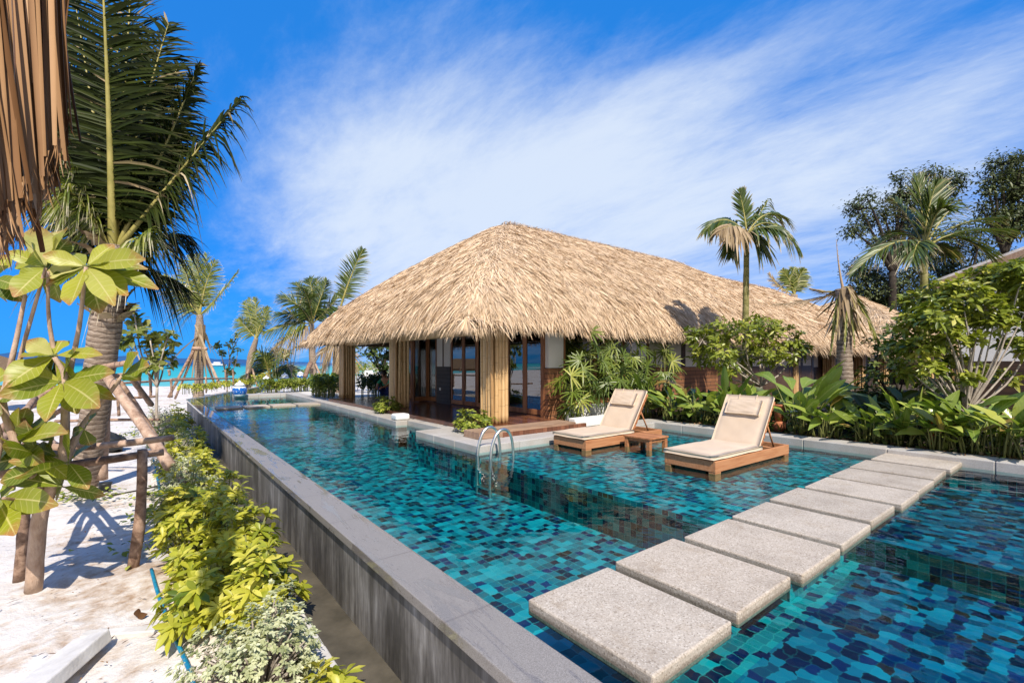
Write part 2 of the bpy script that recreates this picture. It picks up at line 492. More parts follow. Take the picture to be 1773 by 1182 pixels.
# white rendered panel
MT['white_wall'] = mat_noise('white_wall', (0.66,0.63,0.58),(0.76,0.73,0.68), 1.2, 0.7, None, 0.05)
MT['grey_wall'] = mat_noise('grey_wall', (0.64,0.63,0.61),(0.72,0.71,0.69), 0.8, 0.75, None, 0.06)
def mk_brick(name, c1, c2, mortar, sx=1.0):
    m, nt, p, o = new_mat(name)
    t = objco(nt); s2 = N(nt,'ShaderNodeSeparateXYZ'); L(nt,t,s2.inputs[0])
    cb = N(nt,'ShaderNodeCombineXYZ'); L(nt, math_(nt,'ADD',s2.outputs[0],s2.outputs[1]), cb.inputs[0]); L(nt, s2.outputs[2], cb.inputs[1])
    b = N(nt,'ShaderNodeTexBrick'); L(nt, cb.outputs[0], b.inputs['Vector'])
    b.inputs['Color1'].default_value=(*c1,1); b.inputs['Color2'].default_value=(*c2,1); b.inputs['Mortar'].default_value=(*mortar,1)
    setin(b, Scale=1.0, Mortar_Size=0.008); b.inputs['Brick Width'].default_value=0.62*sx; b.inputs['Row Height'].default_value=0.125
    nz = noise(nt, objco(nt,(2,2,14)), 3, 5)
    L(nt, mixc(nt, math_(nt,'MULTIPLY',nz,0.7), b.outputs[0], mixc(nt,1.0,b.outputs[0],(0.45,0.4,0.35),'MULTIPLY')), p.inputs['Base Color'])
    p.inputs['Roughness'].default_value=0.7
    bump(nt, math_(nt,'SUBTRACT',1.0,b.outputs[1]), p, 0.5, 0.02)
    return m
MT['brick'] = mk_brick('shingle_wall', (0.36,0.16,0.07),(0.27,0.115,0.05),(0.06,0.03,0.018))
MT['grey_board'] = mk_brick('grey_board_wall', (0.085,0.075,0.07),(0.065,0.058,0.055),(0.02,0.018,0.017), 3)
# granite coping with wet streaks
m, nt, p, o = new_mat('granite')
v = objco(nt)
sp1 = noise(nt, v, 160, 2, 0.7); mot = noise(nt, v, 2.3, 5, 0.6)
c = ramp(nt, sp1, [(0.3,(0.30,0.28,0.26)),(0.5,(0.45,0.425,0.395)),(0.7,(0.56,0.53,0.49))])
c = mixc(nt, ramp(nt, mot, [(0.38,0.0),(0.62,0.5)]), c, mixc(nt,1.0,c,(0.78,0.70,0.62),'MULTIPLY'))
s2 = N(nt,'ShaderNodeSeparateXYZ'); L(nt,v,s2.inputs[0])
L(nt, c, p.inputs['Base Color'])
p.inputs['Roughness'].default_value = 0.6
bump(nt, sp1, p, 0.08, 0.004)
MT['granite'] = m
m, nt, p, o = new_mat('wet_granite')
v = objco(nt)
sp1 = noise(nt, v, 150, 2, 0.7); mot = noise(nt, v, 1.7, 5, 0.6)
wet = noise(nt, objco(nt,(5.0,0.8,1)), 1.6, 6, 0.65, 0.6)
c = ramp(nt, sp1, [(0.3,(0.15,0.132,0.115)),(0.5,(0.24,0.217,0.195)),(0.7,(0.33,0.30,0.275))])
s2 = N(nt,'ShaderNodeSeparateXYZ'); L(nt,v,s2.inputs[0])
far = ramp(nt, math_(nt,'MULTIPLY',s2.outputs[1],0.05), [(0.17,0.0),(0.45,0.35)])
wf = ramp(nt, math_(nt,'ADD',wet,far), [(0.50,0.0),(0.57,1.0)])
jn = math_(nt,'FRACT',math_(nt,'MULTIPLY',math_(nt,'ADD',s2.outputs[1],0.31),1/1.05))
jl = ramp(nt, jn, [(0.0,1.0),(0.011,0.0),(0.989,0.0),(1.0,1.0)])
c = mixc(nt, math_(nt,'MULTIPLY',wf,0.55), c, mixc(nt,1.0,c,(0.62,0.6,0.6),'MULTIPLY'))
c = mixc(nt, math_(nt,'MULTIPLY',jl,0.7), c, (0.12,0.10,0.09))
L(nt, c, p.inputs['Base Color'])
L(nt, ramp(nt, wf, [(0.0,0.5),(1.0,0.06)]), p.inputs['Roughness'])
p.inputs['Specular IOR Level'].default_value = 0.6
MT['wet_granite'] = m
# pebble-dash stepping stone
m, nt, p, o = new_mat('washed_terrazzo')
v = objco(nt, rnd=True)
vo = N(nt,'ShaderNodeTexVoronoi'); setin(vo, Scale=120.0); L(nt, v, vo.inputs['Vector'])
g = N(nt,'ShaderNodeSeparateColor'); L(nt, vo.outputs['Color'], g.inputs[0])
mot = noise(nt, v, 2.6, 5, 0.6)
c = ramp(nt, g.outputs[0], [(0.0,(0.28,0.235,0.185)),(0.15,(0.41,0.355,0.295)),(0.85,(0.50,0.44,0.37)),(1.0,(0.60,0.55,0.48))])
c = mixc(nt, ramp(nt, mot, [(0.45,0.0),(0.70,0.6)]), c, mixc(nt,1.0,c,(0.66,0.64,0.62),'MULTIPLY'))
oi = N(nt,'ShaderNodeObjectInfo')
c = mixc(nt, 1.0, c, ramp(nt, oi.outputs['Random'], [(0.0,(0.84,0.82,0.79)),(0.5,(1,0.98,0.95)),(1.0,(0.95,0.90,0.84))]), 'MULTIPLY')
zz = N(nt,'ShaderNodeSeparateXYZ'); L(nt,N(nt,'ShaderNodeTexCoord').outputs['Object'],zz.inputs[0])
wet = ramp(nt, math_(nt,'ADD',math_(nt,'MULTIPLY',zz.outputs[2],10.0),math_(nt,'MULTIPLY',mot,0.35)), [(0.30,1.0),(0.48,0.0)])
stn = noise(nt, v, 5.5, 6, 0.7, 0.6)
c = mixc(nt, ramp(nt, stn, [(0.52,0.0),(0.72,0.55)]), c, mixc(nt,1.0,c,(0.74,0.66,0.55),'MULTIPLY'))
c = mixc(nt, math_(nt,'MULTIPLY',wet,0.75), c, mixc(nt,1.0,c,(0.42,0.40,0.36),'MULTIPLY'))
L(nt, c, p.inputs['Base Color']); p.inputs['Roughness'].default_value=0.8
bump(nt, vo.outputs['Distance'], p, 0.35, 0.004)
MT['terrazzo'] = m
# stained concrete of the pool wall: vertical runs of damp and lime
m, nt, p, o = new_mat('stained_concrete')
runs = noise(nt, objco(nt,(3,3.2,0.35)), 2.2, 7, 0.68, 0.3)
fine = noise(nt, objco(nt,(1,1,0.2)), 22, 4, 0.6)
patch = noise(nt, objco(nt), 1.1, 5, 0.6)
f = math_(nt,'ADD',math_(nt,'MULTIPLY',runs,0.6),math_(nt,'ADD',math_(nt,'MULTIPLY',fine,0.2),math_(nt,'MULTIPLY',patch,0.35)))
c = ramp(nt, f, [(0.43,(0.032,0.029,0.026)),(0.54,(0.092,0.084,0.076)),(0.64,(0.20,0.187,0.175)),(0.77,(0.44,0.425,0.405))])
s2 = N(nt,'ShaderNodeSeparateXYZ'); L(nt,objco(nt),s2.inputs[0])
band = ramp(nt, math_(nt,'ADD',s2.outputs[2],math_(nt,'MULTIPLY',runs,0.08)), [(0.0,0.0)])
L(nt, c, p.inputs['Base Color']); p.inputs['Roughness'].default_value=0.55
bump(nt, fine, p, 0.15, 0.01)
MT['stained'] = m
MT['concrete'] = mat_noise('pale_concrete', (0.48,0.45,0.42),(0.68,0.65,0.61), 5, 0.8, None, 0.25)
MT['gutter'] = mat_noise('gutter_concrete', (0.045,0.04,0.03),(0.14,0.12,0.09), 2.2, 0.22, None, 0.1)
MT['white_stone'] = mat_noise('white_stone', (0.70,0.69,0.66),(0.82,0.81,0.78), 3, 0.6, None, 0.08)
# glazed pool tiles: q.yz are metric tile coordinates; the ripples above bend the view of them
def mk_tiles(name, wob, dark=0.27, size=0.084, blue=0.0, grout=0.6, nsc=9.0, dim=None):
    m, nt, p, o = new_mat(name)
    v = attr(nt)
    n3 = N(nt,'ShaderNodeTexNoise'); setin(n3, Scale=nsc, Detail=2.5, Roughness=0.55); L(nt, v, n3.inputs['Vector'])
    off = vmath(nt,'MULTIPLY',vmath(nt,'SUBTRACT',n3.outputs['Color'],(0.5,0.5,0.5)).outputs[0],(0,wob,wob)).outputs[0]
    v2 = vmath(nt,'ADD',v,off).outputs[0]
    t = vmath(nt,'DIVIDE',v2,(1e6,size,size)).outputs[0]
    fl = vmath(nt,'FLOOR',t).outputs[0]; fr = vmath(nt,'FRACTION',t).outputs[0]
    wn = N(nt,'ShaderNodeTexWhiteNoise',noise_dimensions='3D'); L(nt,fl,wn.inputs['Vector'])
    wn2 = N(nt,'ShaderNodeTexWhiteNoise',noise_dimensions='3D'); L(nt,vmath(nt,'ADD',fl,(3.3,7.7,1.1)).outputs[0],wn2.inputs['Vector'])
    cl = noise(nt, vmath(nt,'MULTIPLY',fl,(0,0.33,0.33)).outputs[0], 1.0, 2)
    dk = math_(nt,'LESS_THAN', math_(nt,'ADD',wn.outputs[0],math_(nt,'MULTIPLY',math_(nt,'SUBTRACT',0.5,cl),0.7)), dark)
    c = ramp(nt, wn2.outputs[0], [(0.0,(0.001,0.075,0.10)),(0.35,(0.0015,0.135,0.165)),(0.7,(0.002,0.21,0.245)),(1.0,(0.004,0.33,0.36))])
    dc = ramp(nt, wn2.outputs[0], [(0.0,(0.0005,0.002,0.012)),(0.5,(0.0005,0.005,0.04)),(0.86,(0.001,0.018,0.10)),(0.95,(0.02,0.009,0.008))])
    if blue: c = mixc(nt, blue, c, ramp(nt, wn2.outputs[0], [(0.0,(0.001,0.03,0.085)),(0.6,(0.002,0.085,0.19)),(1.0,(0.003,0.17,0.28))]))
    c = mixc(nt, dk, c, dc)
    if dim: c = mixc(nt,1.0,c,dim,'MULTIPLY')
    s2 = N(nt,'ShaderNodeSeparateXYZ'); L(nt,fr,s2.inputs[0])
    def edge(x): return math_(nt,'ABSOLUTE',math_(nt,'SUBTRACT',x,0.5))
    ed = math_(nt,'MAXIMUM',edge(s2.outputs[1]),edge(s2.outputs[2]))
    gr = ramp(nt, ed, [(0.435,0.0),(0.465,1.0)])
    c = mixc(nt, math_(nt,'MULTIPLY',gr,grout), c, (0.04,0.36,0.34))
    L(nt, c, p.inputs['Base Color']); p.inputs['Roughness'].default_value=0.3
    return m
MT['tiles_deep'] = mk_tiles('pool_tiles_deep', 0.085, 0.30, 0.098, 0.0, 0.45)
MT['tiles_shelf'] = mk_tiles('pool_tiles_shelf', 0.010, 0.36)
MT['tiles_blue'] = mk_tiles('pool_tiles_blue', 0.17, 0.42, 0.098, 0.72, 0.12, 6.5)  # bluer, darker copy: reflected dark trees and deeper water put into the colour
MT['tiles_riser'] = mk_tiles('pool_tiles_riser', 0.02, 0.36, 0.084, 0.0, 0.18, 9.0, (0.7,0.42,0.36))  # colour dimmed to stand for grazing sun and reflection on the riser
# water: clear, with Fresnel reflection off small ripples
def mk_water(name, tint, sc, st, ripple=(1,1,1)):
    m, nt, p, o = new_mat(name)
    nt.nodes.remove(p)
    v = N(nt,'ShaderNodeTexCoord').outputs['Object']
    v = vmath(nt,'MULTIPLY',v,ripple).outputs[0]
    h = math_(nt,'ADD',noise(nt, v, sc, 3, 0.5, 0.3), math_(nt,'MULTIPLY',noise(nt, v, sc*3.3, 2, 0.5),0.28))
    b = N(nt,'ShaderNodeBump'); b.inputs['Strength'].default_value=st
    pz = N(nt,'ShaderNodeSeparateXYZ'); L(nt,N(nt,'ShaderNodeTexCoord').outputs['Object'],pz.inputs[0])
    gust = math_(nt,'ADD',ramp(nt,noise(nt,v,0.45,3,0.6),[(0.35,0.5),(0.65,1.5)]),math_(nt,'MULTIPLY',ramp(nt,math_(nt,'ADD',math_(nt,'MULTIPLY',pz.outputs[0],0.2),math_(nt,'MULTIPLY',pz.outputs[1],-0.28)),[(0.25,0.0),(0.7,1.0)]),1.6))
    L(nt,math_(nt,'MULTIPLY',gust,st),b.inputs['Strength']); b.inputs['Distance'].default_value=0.1
    L(nt,h,b.inputs['Height'])
    fr = N(nt,'ShaderNodeFresnel'); fr.inputs['IOR'].default_value=1.33; L(nt,b.outputs[0],fr.inputs['Normal'])
    t = N(nt,'ShaderNodeBsdfTransparent'); t.inputs[0].default_value=(*tint,1)
    g = N(nt,'ShaderNodeBsdfGlossy'); g.inputs['Roughness'].default_value=0.015; g.inputs['Color'].default_value=(0.95,0.95,0.95,1); L(nt,b.outputs[0],g.inputs['Normal'])
    mx = N(nt,'ShaderNodeMixShader'); L(nt,math_(nt,'MULTIPLY',fr.outputs[0],math_(nt,'ADD',0.54,math_(nt,'MULTIPLY',fr.outputs[0],0.46))),mx.inputs[0]); L(nt,t.outputs[0],mx.inputs[1]); L(nt,g.outputs[0],mx.inputs[2])
    L(nt,mx.outputs[0],o.inputs[0])
    return m
MT['water'] = mk_water('pool_water', (0.72,0.96,1.0), 2.6, 0.12, (1.0,0.8,1))
# sea
m, nt, p, o = new_mat('sea_water')
v = N(nt,'ShaderNodeTexCoord').outputs['Object']
dd = vmath(nt,'DOT_PRODUCT',v,tuple(FW)).outputs['Value']
f = math_(nt,'ADD',math_(nt,'DIVIDE',dd,1400.0),math_(nt,'MULTIPLY',math_(nt,'SUBTRACT',noise(nt,v,0.006,4),0.5),0.10))
c = ramp(nt, f, [(0.03,(0.16,0.46,0.40)),(0.07,(0.05,0.40,0.37)),(0.22,(0.015,0.29,0.32)),(0.34,(0.004,0.10,0.22)),(1.0,(0.003,0.055,0.18))])
L(nt,c,p.inputs['Base Color']); p.inputs['Roughness'].default_value=0.35; p.inputs['Specular IOR Level'].default_value=0.12
bump(nt, noise(nt, vmath(nt,'MULTIPLY',v,(1,1,1)).outputs[0], 0.8, 4), p, 0.3, 0.4)
MT['sea'] = m
# coral sand
m, nt, p, o = new_mat('coral_sand')
v = N(nt,'ShaderNodeTexCoord').outputs['Object']
big = noise(nt, v, 0.9, 6, 0.62); fine = noise(nt, v, 90, 3, 0.7); md = noise(nt, v, 7, 5, 0.65)
c = ramp(nt, math_(nt,'ADD',math_(nt,'MULTIPLY',big,0.55),math_(nt,'MULTIPLY',md,0.45)), [(0.34,(0.36,0.25,0.17)),(0.43,(0.56,0.48,0.41)),(0.50,(0.66,0.62,0.585)),(0.8,(0.74,0.71,0.685))])
c = mixc(nt, math_(nt,'MULTIPLY',fine,0.25), c, mixc(nt,1.0,c,(0.75,0.7,0.65),'MULTIPLY'))
L(nt,c,p.inputs['Base Color']); p.inputs['Roughness'].default_value=0.9; p.inputs['Specular IOR Level'].default_value=0.1
bump(nt, math_(nt,'ADD',md,math_(nt,'MULTIPLY',fine,0.2)), p, 0.55, 0.06)
MT['sand'] = m
MT['soil'] = mat_noise('soil', (0.03,0.022,0.015),(0.085,0.06,0.04), 6, 0.95, None, 0.6)
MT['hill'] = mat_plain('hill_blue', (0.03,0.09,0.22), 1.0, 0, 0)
# glass
m, nt, p, o = new_mat('window_glass'); nt.nodes.remove(p)
fr = N(nt,'ShaderNodeFresnel'); fr.inputs['IOR'].default_value=1.55
t = N(nt,'ShaderNodeBsdfTransparent'); t.inputs[0].default_value=(0.5,0.56,0.56,1)
g = N(nt,'ShaderNodeBsdfGlossy'); g.inputs['Roughness'].default_value=0.01
mx = N(nt,'ShaderNodeMixShader'); L(nt,math_(nt,'ADD',math_(nt,'MULTIPLY',fr.outputs[0],1.3),0.14,clamp=True),mx.inputs[0]); L(nt,t.outputs[0],mx.inputs[1]); L(nt,g.outputs[0],mx.inputs[2]); L(nt,mx.outputs[0],o.inputs[0])
MT['glass'] = m
MT['steel'] = mat_plain('polished_steel', (0.80,0.76,0.68), 0.28, 1.0)
MT['cushion'] = mat_noise('cushion_fabric', (0.56,0.43,0.31),(0.62,0.49,0.365), 3, 0.9, None, 0.12, 220, bd=0.002)
MT['curtain'] = mat_noise('curtain', (0.6,0.6,0.6),(0.75,0.74,0.72), 2, 0.9)
MT['room'] = mat_noise('room_wall', (0.10,0.075,0.05),(0.15,0.115,0.08), 1, 0.9)
MT['plaster_white'] = mat_plain('white_plastic', (0.78,0.78,0.76), 0.4)
MT['hose'] = mat_noise('blue_hose', (0.0,0.13,0.26),(0.02,0.26,0.40), 14, 0.4)
MT['black_plastic'] = mat_plain('black_plastic', (0.02,0.022,0.022), 0.4)
MT['terracotta'] = mat_noise('terracotta', (0.32,0.10,0.05),(0.45,0.17,0.08), 5, 0.8)
# porcelain with blue brushwork
m, nt, p, o = new_mat('blue_white_porcelain')
s2 = N(nt,'ShaderNodeSeparateXYZ'); L(nt,objco(nt),s2.inputs[0])
pat = noise(nt, objco(nt), 11, 3, 0.6, 1.2)
bz = ramp(nt, s2.outputs[2], [(0.0,0.0),(0.08,0.0),(0.10,0.6),(0.36,0.6),(0.40,0.0),(0.43,0.35),(0.5,0.0)])
f = ramp(nt, math_(nt,'ADD',pat,math_(nt,'SUBTRACT',bz,0.45)), [(0.50,0.0),(0.54,1.0)])
L(nt, mixc(nt, f, (0.72,0.76,0.80), (0.01,0.11,0.42)), p.inputs['Base Color']); p.inputs['Roughness'].default_value=0.12
MT['porcelain'] = m
# leaves
MT['lf_yellow'] = mat_leaf('leaf_yellow_green', [(0.0,(0.08,0.13,0.012)),(0.35,(0.31,0.33,0.028)),(0.75,(0.53,0.485,0.06)),(1.0,(0.64,0.58,0.13))], 0.3, 0.4)
MT['lf_hedge'] = mat_leaf('leaf_hedge', [(0.0,(0.06,0.10,0.012)),(0.5,(0.20,0.25,0.03)),(1.0,(0.42,0.43,0.08))], 0.25, 0.45)
MT['lf_grey'] = mat_leaf('leaf_grey_green', [(0.0,(0.20,0.22,0.09)),(0.5,(0.44,0.45,0.27)),(1.0,(0.66,0.65,0.48))], 0.2, 0.7, 0.2)
MT['lf_palm'] = mat_leaf('leaf_palm', [(0.0,(0.03,0.05,0.01)),(0.5,(0.075,0.11,0.022)),(0.9,(0.15,0.18,0.04)),(1.0,(0.42,0.33,0.18))], 0.25, 0.38, 0.5, tip=(0.42,0.33,0.2))
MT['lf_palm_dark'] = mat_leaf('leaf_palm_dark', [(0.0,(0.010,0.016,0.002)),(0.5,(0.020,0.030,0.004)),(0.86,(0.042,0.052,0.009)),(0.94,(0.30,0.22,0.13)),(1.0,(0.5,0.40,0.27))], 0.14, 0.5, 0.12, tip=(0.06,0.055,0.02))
MT['lf_palm_pale'] = mat_leaf('leaf_palm_pale', [(0.0,(0.06,0.085,0.012)),(0.5,(0.17,0.20,0.03)),(0.85,(0.33,0.33,0.09)),(1.0,(0.6,0.52,0.36))], 0.3, 0.45, 0.4, tip=(0.62,0.54,0.42))
MT['lf_dead'] = mat_leaf('leaf_dead_palm', [(0.0,(0.15,0.10,0.06)),(0.5,(0.36,0.26,0.17)),(1.0,(0.58,0.46,0.34))], 0.15, 0.8, 0.1)
MT['lf_almond'] = mat_leaf('leaf_sea_almond', [(0.0,(0.05,0.085,0.006)),(0.4,(0.19,0.23,0.014)),(0.8,(0.40,0.39,0.045)),(1.0,(0.56,0.52,0.20))], 0.32, 0.40, 0.40, vein=(0.55,0.50,0.20), veins=58.0, tip=(0.36,0.18,0.06))
MT['lf_almond_far'] = mat_leaf('leaf_sea_almond_far', [(0.0,(0.06,0.09,0.02)),(0.5,(0.16,0.19,0.04)),(1.0,(0.36,0.34,0.10))], 0.3, 0.35, 0.5)
MT['lf_ginger'] = mat_leaf('leaf_ginger', [(0.0,(0.06,0.12,0.014)),(0.5,(0.20,0.28,0.045)),(0.9,(0.42,0.46,0.10)),(0.975,(0.46,0.46,0.10)),(1.0,(0.34,0.22,0.07))], 0.3, 0.3, 0.55, vein=(0.34,0.38,0.12), veins=70.0)
MT['lf_plumeria'] = mat_leaf('leaf_plumeria', [(0.0,(0.08,0.12,0.012)),(0.5,(0.24,0.28,0.03)),(0.9,(0.42,0.42,0.06)),(1.0,(0.55,0.50,0.12))], 0.3, 0.35, 0.5, vein=(0.36,0.36,0.13))
MT['lf_rhapis'] = mat_leaf('leaf_rhapis', [(0.0,(0.05,0.09,0.012)),(0.5,(0.16,0.21,0.03)),(0.9,(0.36,0.38,0.07)),(1.0,(0.5,0.48,0.13))], 0.3, 0.35, 0.5)
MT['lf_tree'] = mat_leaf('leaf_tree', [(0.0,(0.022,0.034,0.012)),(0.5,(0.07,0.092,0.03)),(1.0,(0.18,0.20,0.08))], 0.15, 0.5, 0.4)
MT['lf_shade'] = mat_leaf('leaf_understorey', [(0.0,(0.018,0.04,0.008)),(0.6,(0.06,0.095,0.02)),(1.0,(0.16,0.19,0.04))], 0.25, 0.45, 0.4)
MT['rachis'] = mat_noise('palm_rachis', (0.22,0.20,0.05),(0.40,0.34,0.11), 3, 0.45)
MT['rachis_dry'] = mat_noise('palm_rachis_dry', (0.28,0.19,0.11),(0.45,0.33,0.22), 3, 0.7)
MT['stem'] = mat_noise('green_stem', (0.10,0.12,0.03),(0.22,0.22,0.07), 5, 0.5)
MT['bark_pale'] = mat_noise('bark_pale', (0.22,0.18,0.145),(0.46,0.40,0.335), 9, 0.85, (1,1,0.5), 0.4)
MT['bark_twig'] = mat_noise('bark_twig', (0.30,0.19,0.13),(0.56,0.42,0.32), 12, 0.85, (1,1,0.4), 0.5)
MT['bark_dark'] = mat_noise('bark_dark', (0.016,0.012,0.009),(0.055,0.043,0.033), 5, 0.9)
# ringed palm trunk; q.z is the length along it
def mk_trunk(name, c1, c2, c3, freq):
    m, nt, p, o = new_mat(name)
    z = attr(nt,2); n1 = noise(nt, objco(nt,(1,1,0.7)), 6, 5, 0.65)
    n2 = noise(nt, objco(nt,(2,2,9)), 5, 5, 0.65)
    s = math_(nt,'FRACT',math_(nt,'ADD',math_(nt,'MULTIPLY',z,freq),math_(nt,'MULTIPLY',n1,0.9)))
    f = math_(nt,'ADD',math_(nt,'MULTIPLY',s,0.3),math_(nt,'MULTIPLY',n2,0.7))
    L(nt, ramp(nt,f,[(0.3,c1),(0.48,c2),(0.72,c3)]), p.inputs['Base Color']); p.inputs['Roughness'].default_value=0.85
    bump(nt, f, p, 0.7, 0.04)
    return m
MT['trunk'] = mk_trunk('coconut_trunk', (0.09,0.06,0.042),(0.26,0.195,0.145),(0.46,0.375,0.30), 11)
MT['trunk_green'] = mk_trunk('areca_trunk', (0.12,0.12,0.03),(0.22,0.20,0.06),(0.32,0.28,0.12), 4)
PROF_LANCE = [0.10,0.62,0.95,1.0,0.85,0.55,0.06]
PROF_OBOV = [0.08,0.26,0.44,0.62,0.78,0.91,0.99,1.0,0.93,0.74,0.42,0.10]
PROF_SM = [0.12,0.9,0.95,0.1]
PROF_SPOON = [0.15,0.6,1.0,0.75,0.1]
PROF_STRIP = [0.7,1.0,0.85,0.5,0.08]
# ================================================================== THE SETTING
# sand: one sheet, dunes near, dipping under the sea beyond the beach
def make_ground():
    mb = MB()
    xs = np.concatenate([np.linspace(-400,-40,10), np.linspace(-36,-12,16), np.linspace(-11,1.3,90), np.linspace(1.7,16,24), np.linspace(18,80,20), np.linspace(100,900,9)])
    ys = np.concatenate([np.linspace(-300,-20,8), np.linspace(-15,0,10), np.linspace(0.15,16,120), np.linspace(16.4,100,70), np.linspace(110,900,12)])
    X, Y = np.meshgrid(xs, ys)
    d = X*FW[0]+Y*FW[1]
    s = np.clip((d-44)/16,0,1); s = s*s*(3-2*s)
    Z = -0.74 + 0.05*np.sin(X*1.3+Y*0.7)*np.sin(Y*0.9-X*.4) + 0.025*np.sin(X*4.1+1)*np.sin(Y*3.3) - 2.2*s*((X*RT[0]+Y*RT[1]) < -.32*d)
    k = (X < 1.0) & (X > -12) & (Y < 18) & (Y > 0)
    Z += k*0.012*(rng.random(X.shape)-.5)
    Z = np.where((X > 1.2) & (d < 60) & (Y < 23.3), -1.1, Z)
    V = np.stack([X,Y,Z],-1).reshape(-1,3)
    nx, ny = len(xs), len(ys)
    i = np.arange(ny-1)[:,None]*nx; j = np.arange(nx-1)[None]
    mb.add(V, np.stack([i+j,i+j+1,i+nx+j+1,i+nx+j],-1).reshape(-1,4))
    mb.build('sand', MT['sand'], kind='structure')
make_ground()
mb = MB()
c0 = FW*3100 + np.array([0,0,-1.25])
a, b = RT*6000, FW*3055
mb.add([c0-a-b, c0+a-b, c0+a+b, c0-a+b], [(0,1,2,3)], smooth=False)
mb.build('sea', MT['sea'], kind='structure')
# low islands along the horizon
mb = MB()
n = 70
px = np.linspace(-160, 560, n)
hh = 6 + 9*np.abs(np.sin(px*0.013+1.2))*np.exp(-((px-40)/190)**2)*1.1 + 3*np.abs(np.sin(px*0.05)) ; hh *= np.clip((560-px)/200,0,1)
V, Q = [], []
for k in range(n):
    p = at(px[k], HY, 5200); top = at(px[k], HY-hh[k], 5350); back = at(px[k], HY, 5600)
    V += [p-ZZ*4, top, back-ZZ*4]
for k in range(n-1):
    Q += [(k*3,k*3+3,k*3+4,k*3+1),(k*3+1,k*3+4,k*3+5,k*3+2)]
mb.add(V, Q)
mb.build('hills', MT['hill'], kind='structure')

# pool basin -------------------------------------------------------
X0 = 1.68                                # inner face of the left wall
ZF, ZS = -0.60, -0.10                    # apparent floor depths
SH = 4.45                                # shelf edge
mb = MB()
mb.panel((X0,-5,ZF),(14,-5,ZF),(14,25,ZF),(X0,25,ZF), mi=0)
mb.panel((X0,25,ZF),(X0,25,0.0),(X0,-5,0.0),(X0,-5,ZF), mi=0)
# shelf where the loungers stand, and its front
mb.panel((SH,1.7,ZS),(9.4,1.7,ZS),(9.4,6.6,ZS),(SH,6.6,ZS), mi=1)
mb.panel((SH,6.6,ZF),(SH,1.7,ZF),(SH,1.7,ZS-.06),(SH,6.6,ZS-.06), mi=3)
mb.panel((SH,6.6,ZS-.06),(SH,1.7,ZS-.06),(SH,1.7,ZS),(SH,6.6,ZS), mi=1)
# the deeper ledge on the other side of the stepping stones
ZR = -0.32
mb.panel((5.9,-5,ZR),(9.4,-5,ZR),(9.4,1.698,ZR),(5.9,1.698,ZR), mi=2)
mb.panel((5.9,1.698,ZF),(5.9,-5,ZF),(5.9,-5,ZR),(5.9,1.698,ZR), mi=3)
mb.panel((X0+.01,-5,ZF+.004),(14,-5,ZF+.004),(14,1.5,ZF+.004),(X0+.01,1.5,ZF+.004), mi=2)
mb.panel((SH,1.7,ZF),(5.9,1.7,ZF),(5.9,1.7,ZS),(SH,1.7,ZS), mi=0)
mb.panel((5.9,1.7,ZR),(9.4,1.7,ZR),(9.4,1.7,ZS),(5.9,1.7,ZS), mi=0)
# tiled faces under the copings
mb.panel((4.42,8.7,ZF),(4.42,6.47,ZF),(4.42,6.47,-.03),(4.42,8.7,-.03), mi=1)
mb.panel((4.42,6.47,ZF),(9.4,6.47,ZF),(9.4,6.47,-.03),(4.42,6.47,-.03), mi=1)
mb.panel((9.32,6.6,ZF),(9.32,-5,ZF),(9.32,-5,-.03),(9.32,6.6,-.03), mi=1)
mb.panel((4.98,10.4,ZF),(4.98,8.7,ZF),(4.98,8.7,-.03),(4.98,10.4,-.03), mi=1)
mb.panel((5.07,18.95,ZF),(4.75,10.38,ZF),(4.75,10.38,-.03),(5.07,18.95,-.03), mi=1)
mb.panel((5.07,22.95,ZF),(5.07,18.95,ZF),(5.07,18.95,-.03),(5.07,22.95,-.03), mi=1)
mb.panel((3.1,22.95,ZF),(5.2,22.95,ZF),(5.2,22.95,-.03),(3.1,22.95,-.03), mi=1)
mb.panel((4.42,8.7,ZF),(5.1,8.7,ZF),(5.1,8.7,-.03),(4.42,8.7,-.03), mi=1)
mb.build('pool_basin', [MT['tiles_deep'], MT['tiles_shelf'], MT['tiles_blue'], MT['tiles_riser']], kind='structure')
# far arm of the pool, bending away along the beach
FD = np.array([0.405,0.914]); FP = np.array([0.914,-0.405]); FA = np.array([1.37,23.4])
def farp(t, s): return tuple(FA + FD*t + FP*s)
mb = MB()
mb.prism([(X0-.012,-5),(9.38,-5),(9.38,6.55),(4.5,6.55),(4.5,8.75),(5.02,8.75),(5.02,10.4),(4.8,10.4),(5.1,18.95),(5.1,22.97),(3.12,22.97),farp(.8,1.9),farp(33,1.9),farp(33,.3),farp(.2,.3)], -.006, 0.0)
me_w = mb
# only the top face is needed: a single sheet
W = MB()
V = np.vstack(me_w.v); n2 = len(V)//2
top = [t for t in np.vstack(me_w.f3) if min(t) >= n2]
W.add(V, tris=top, smooth=False)
W.build('pool_water', MT['water'], kind='structure')
mb = MB()
P = [farp(0,.3),farp(0.2,2.0),farp(33,2.0),farp(33,.3)]
mb.add([(x,y,-.5) for x,y in P], [(0,1,2,3)], q=[(0,0,0),(0,1.7,0),(0,1.7,33),(0,0,33)], smooth=False)
mb.build('pool_channel_floor', MT['tiles_deep'], kind='structure')

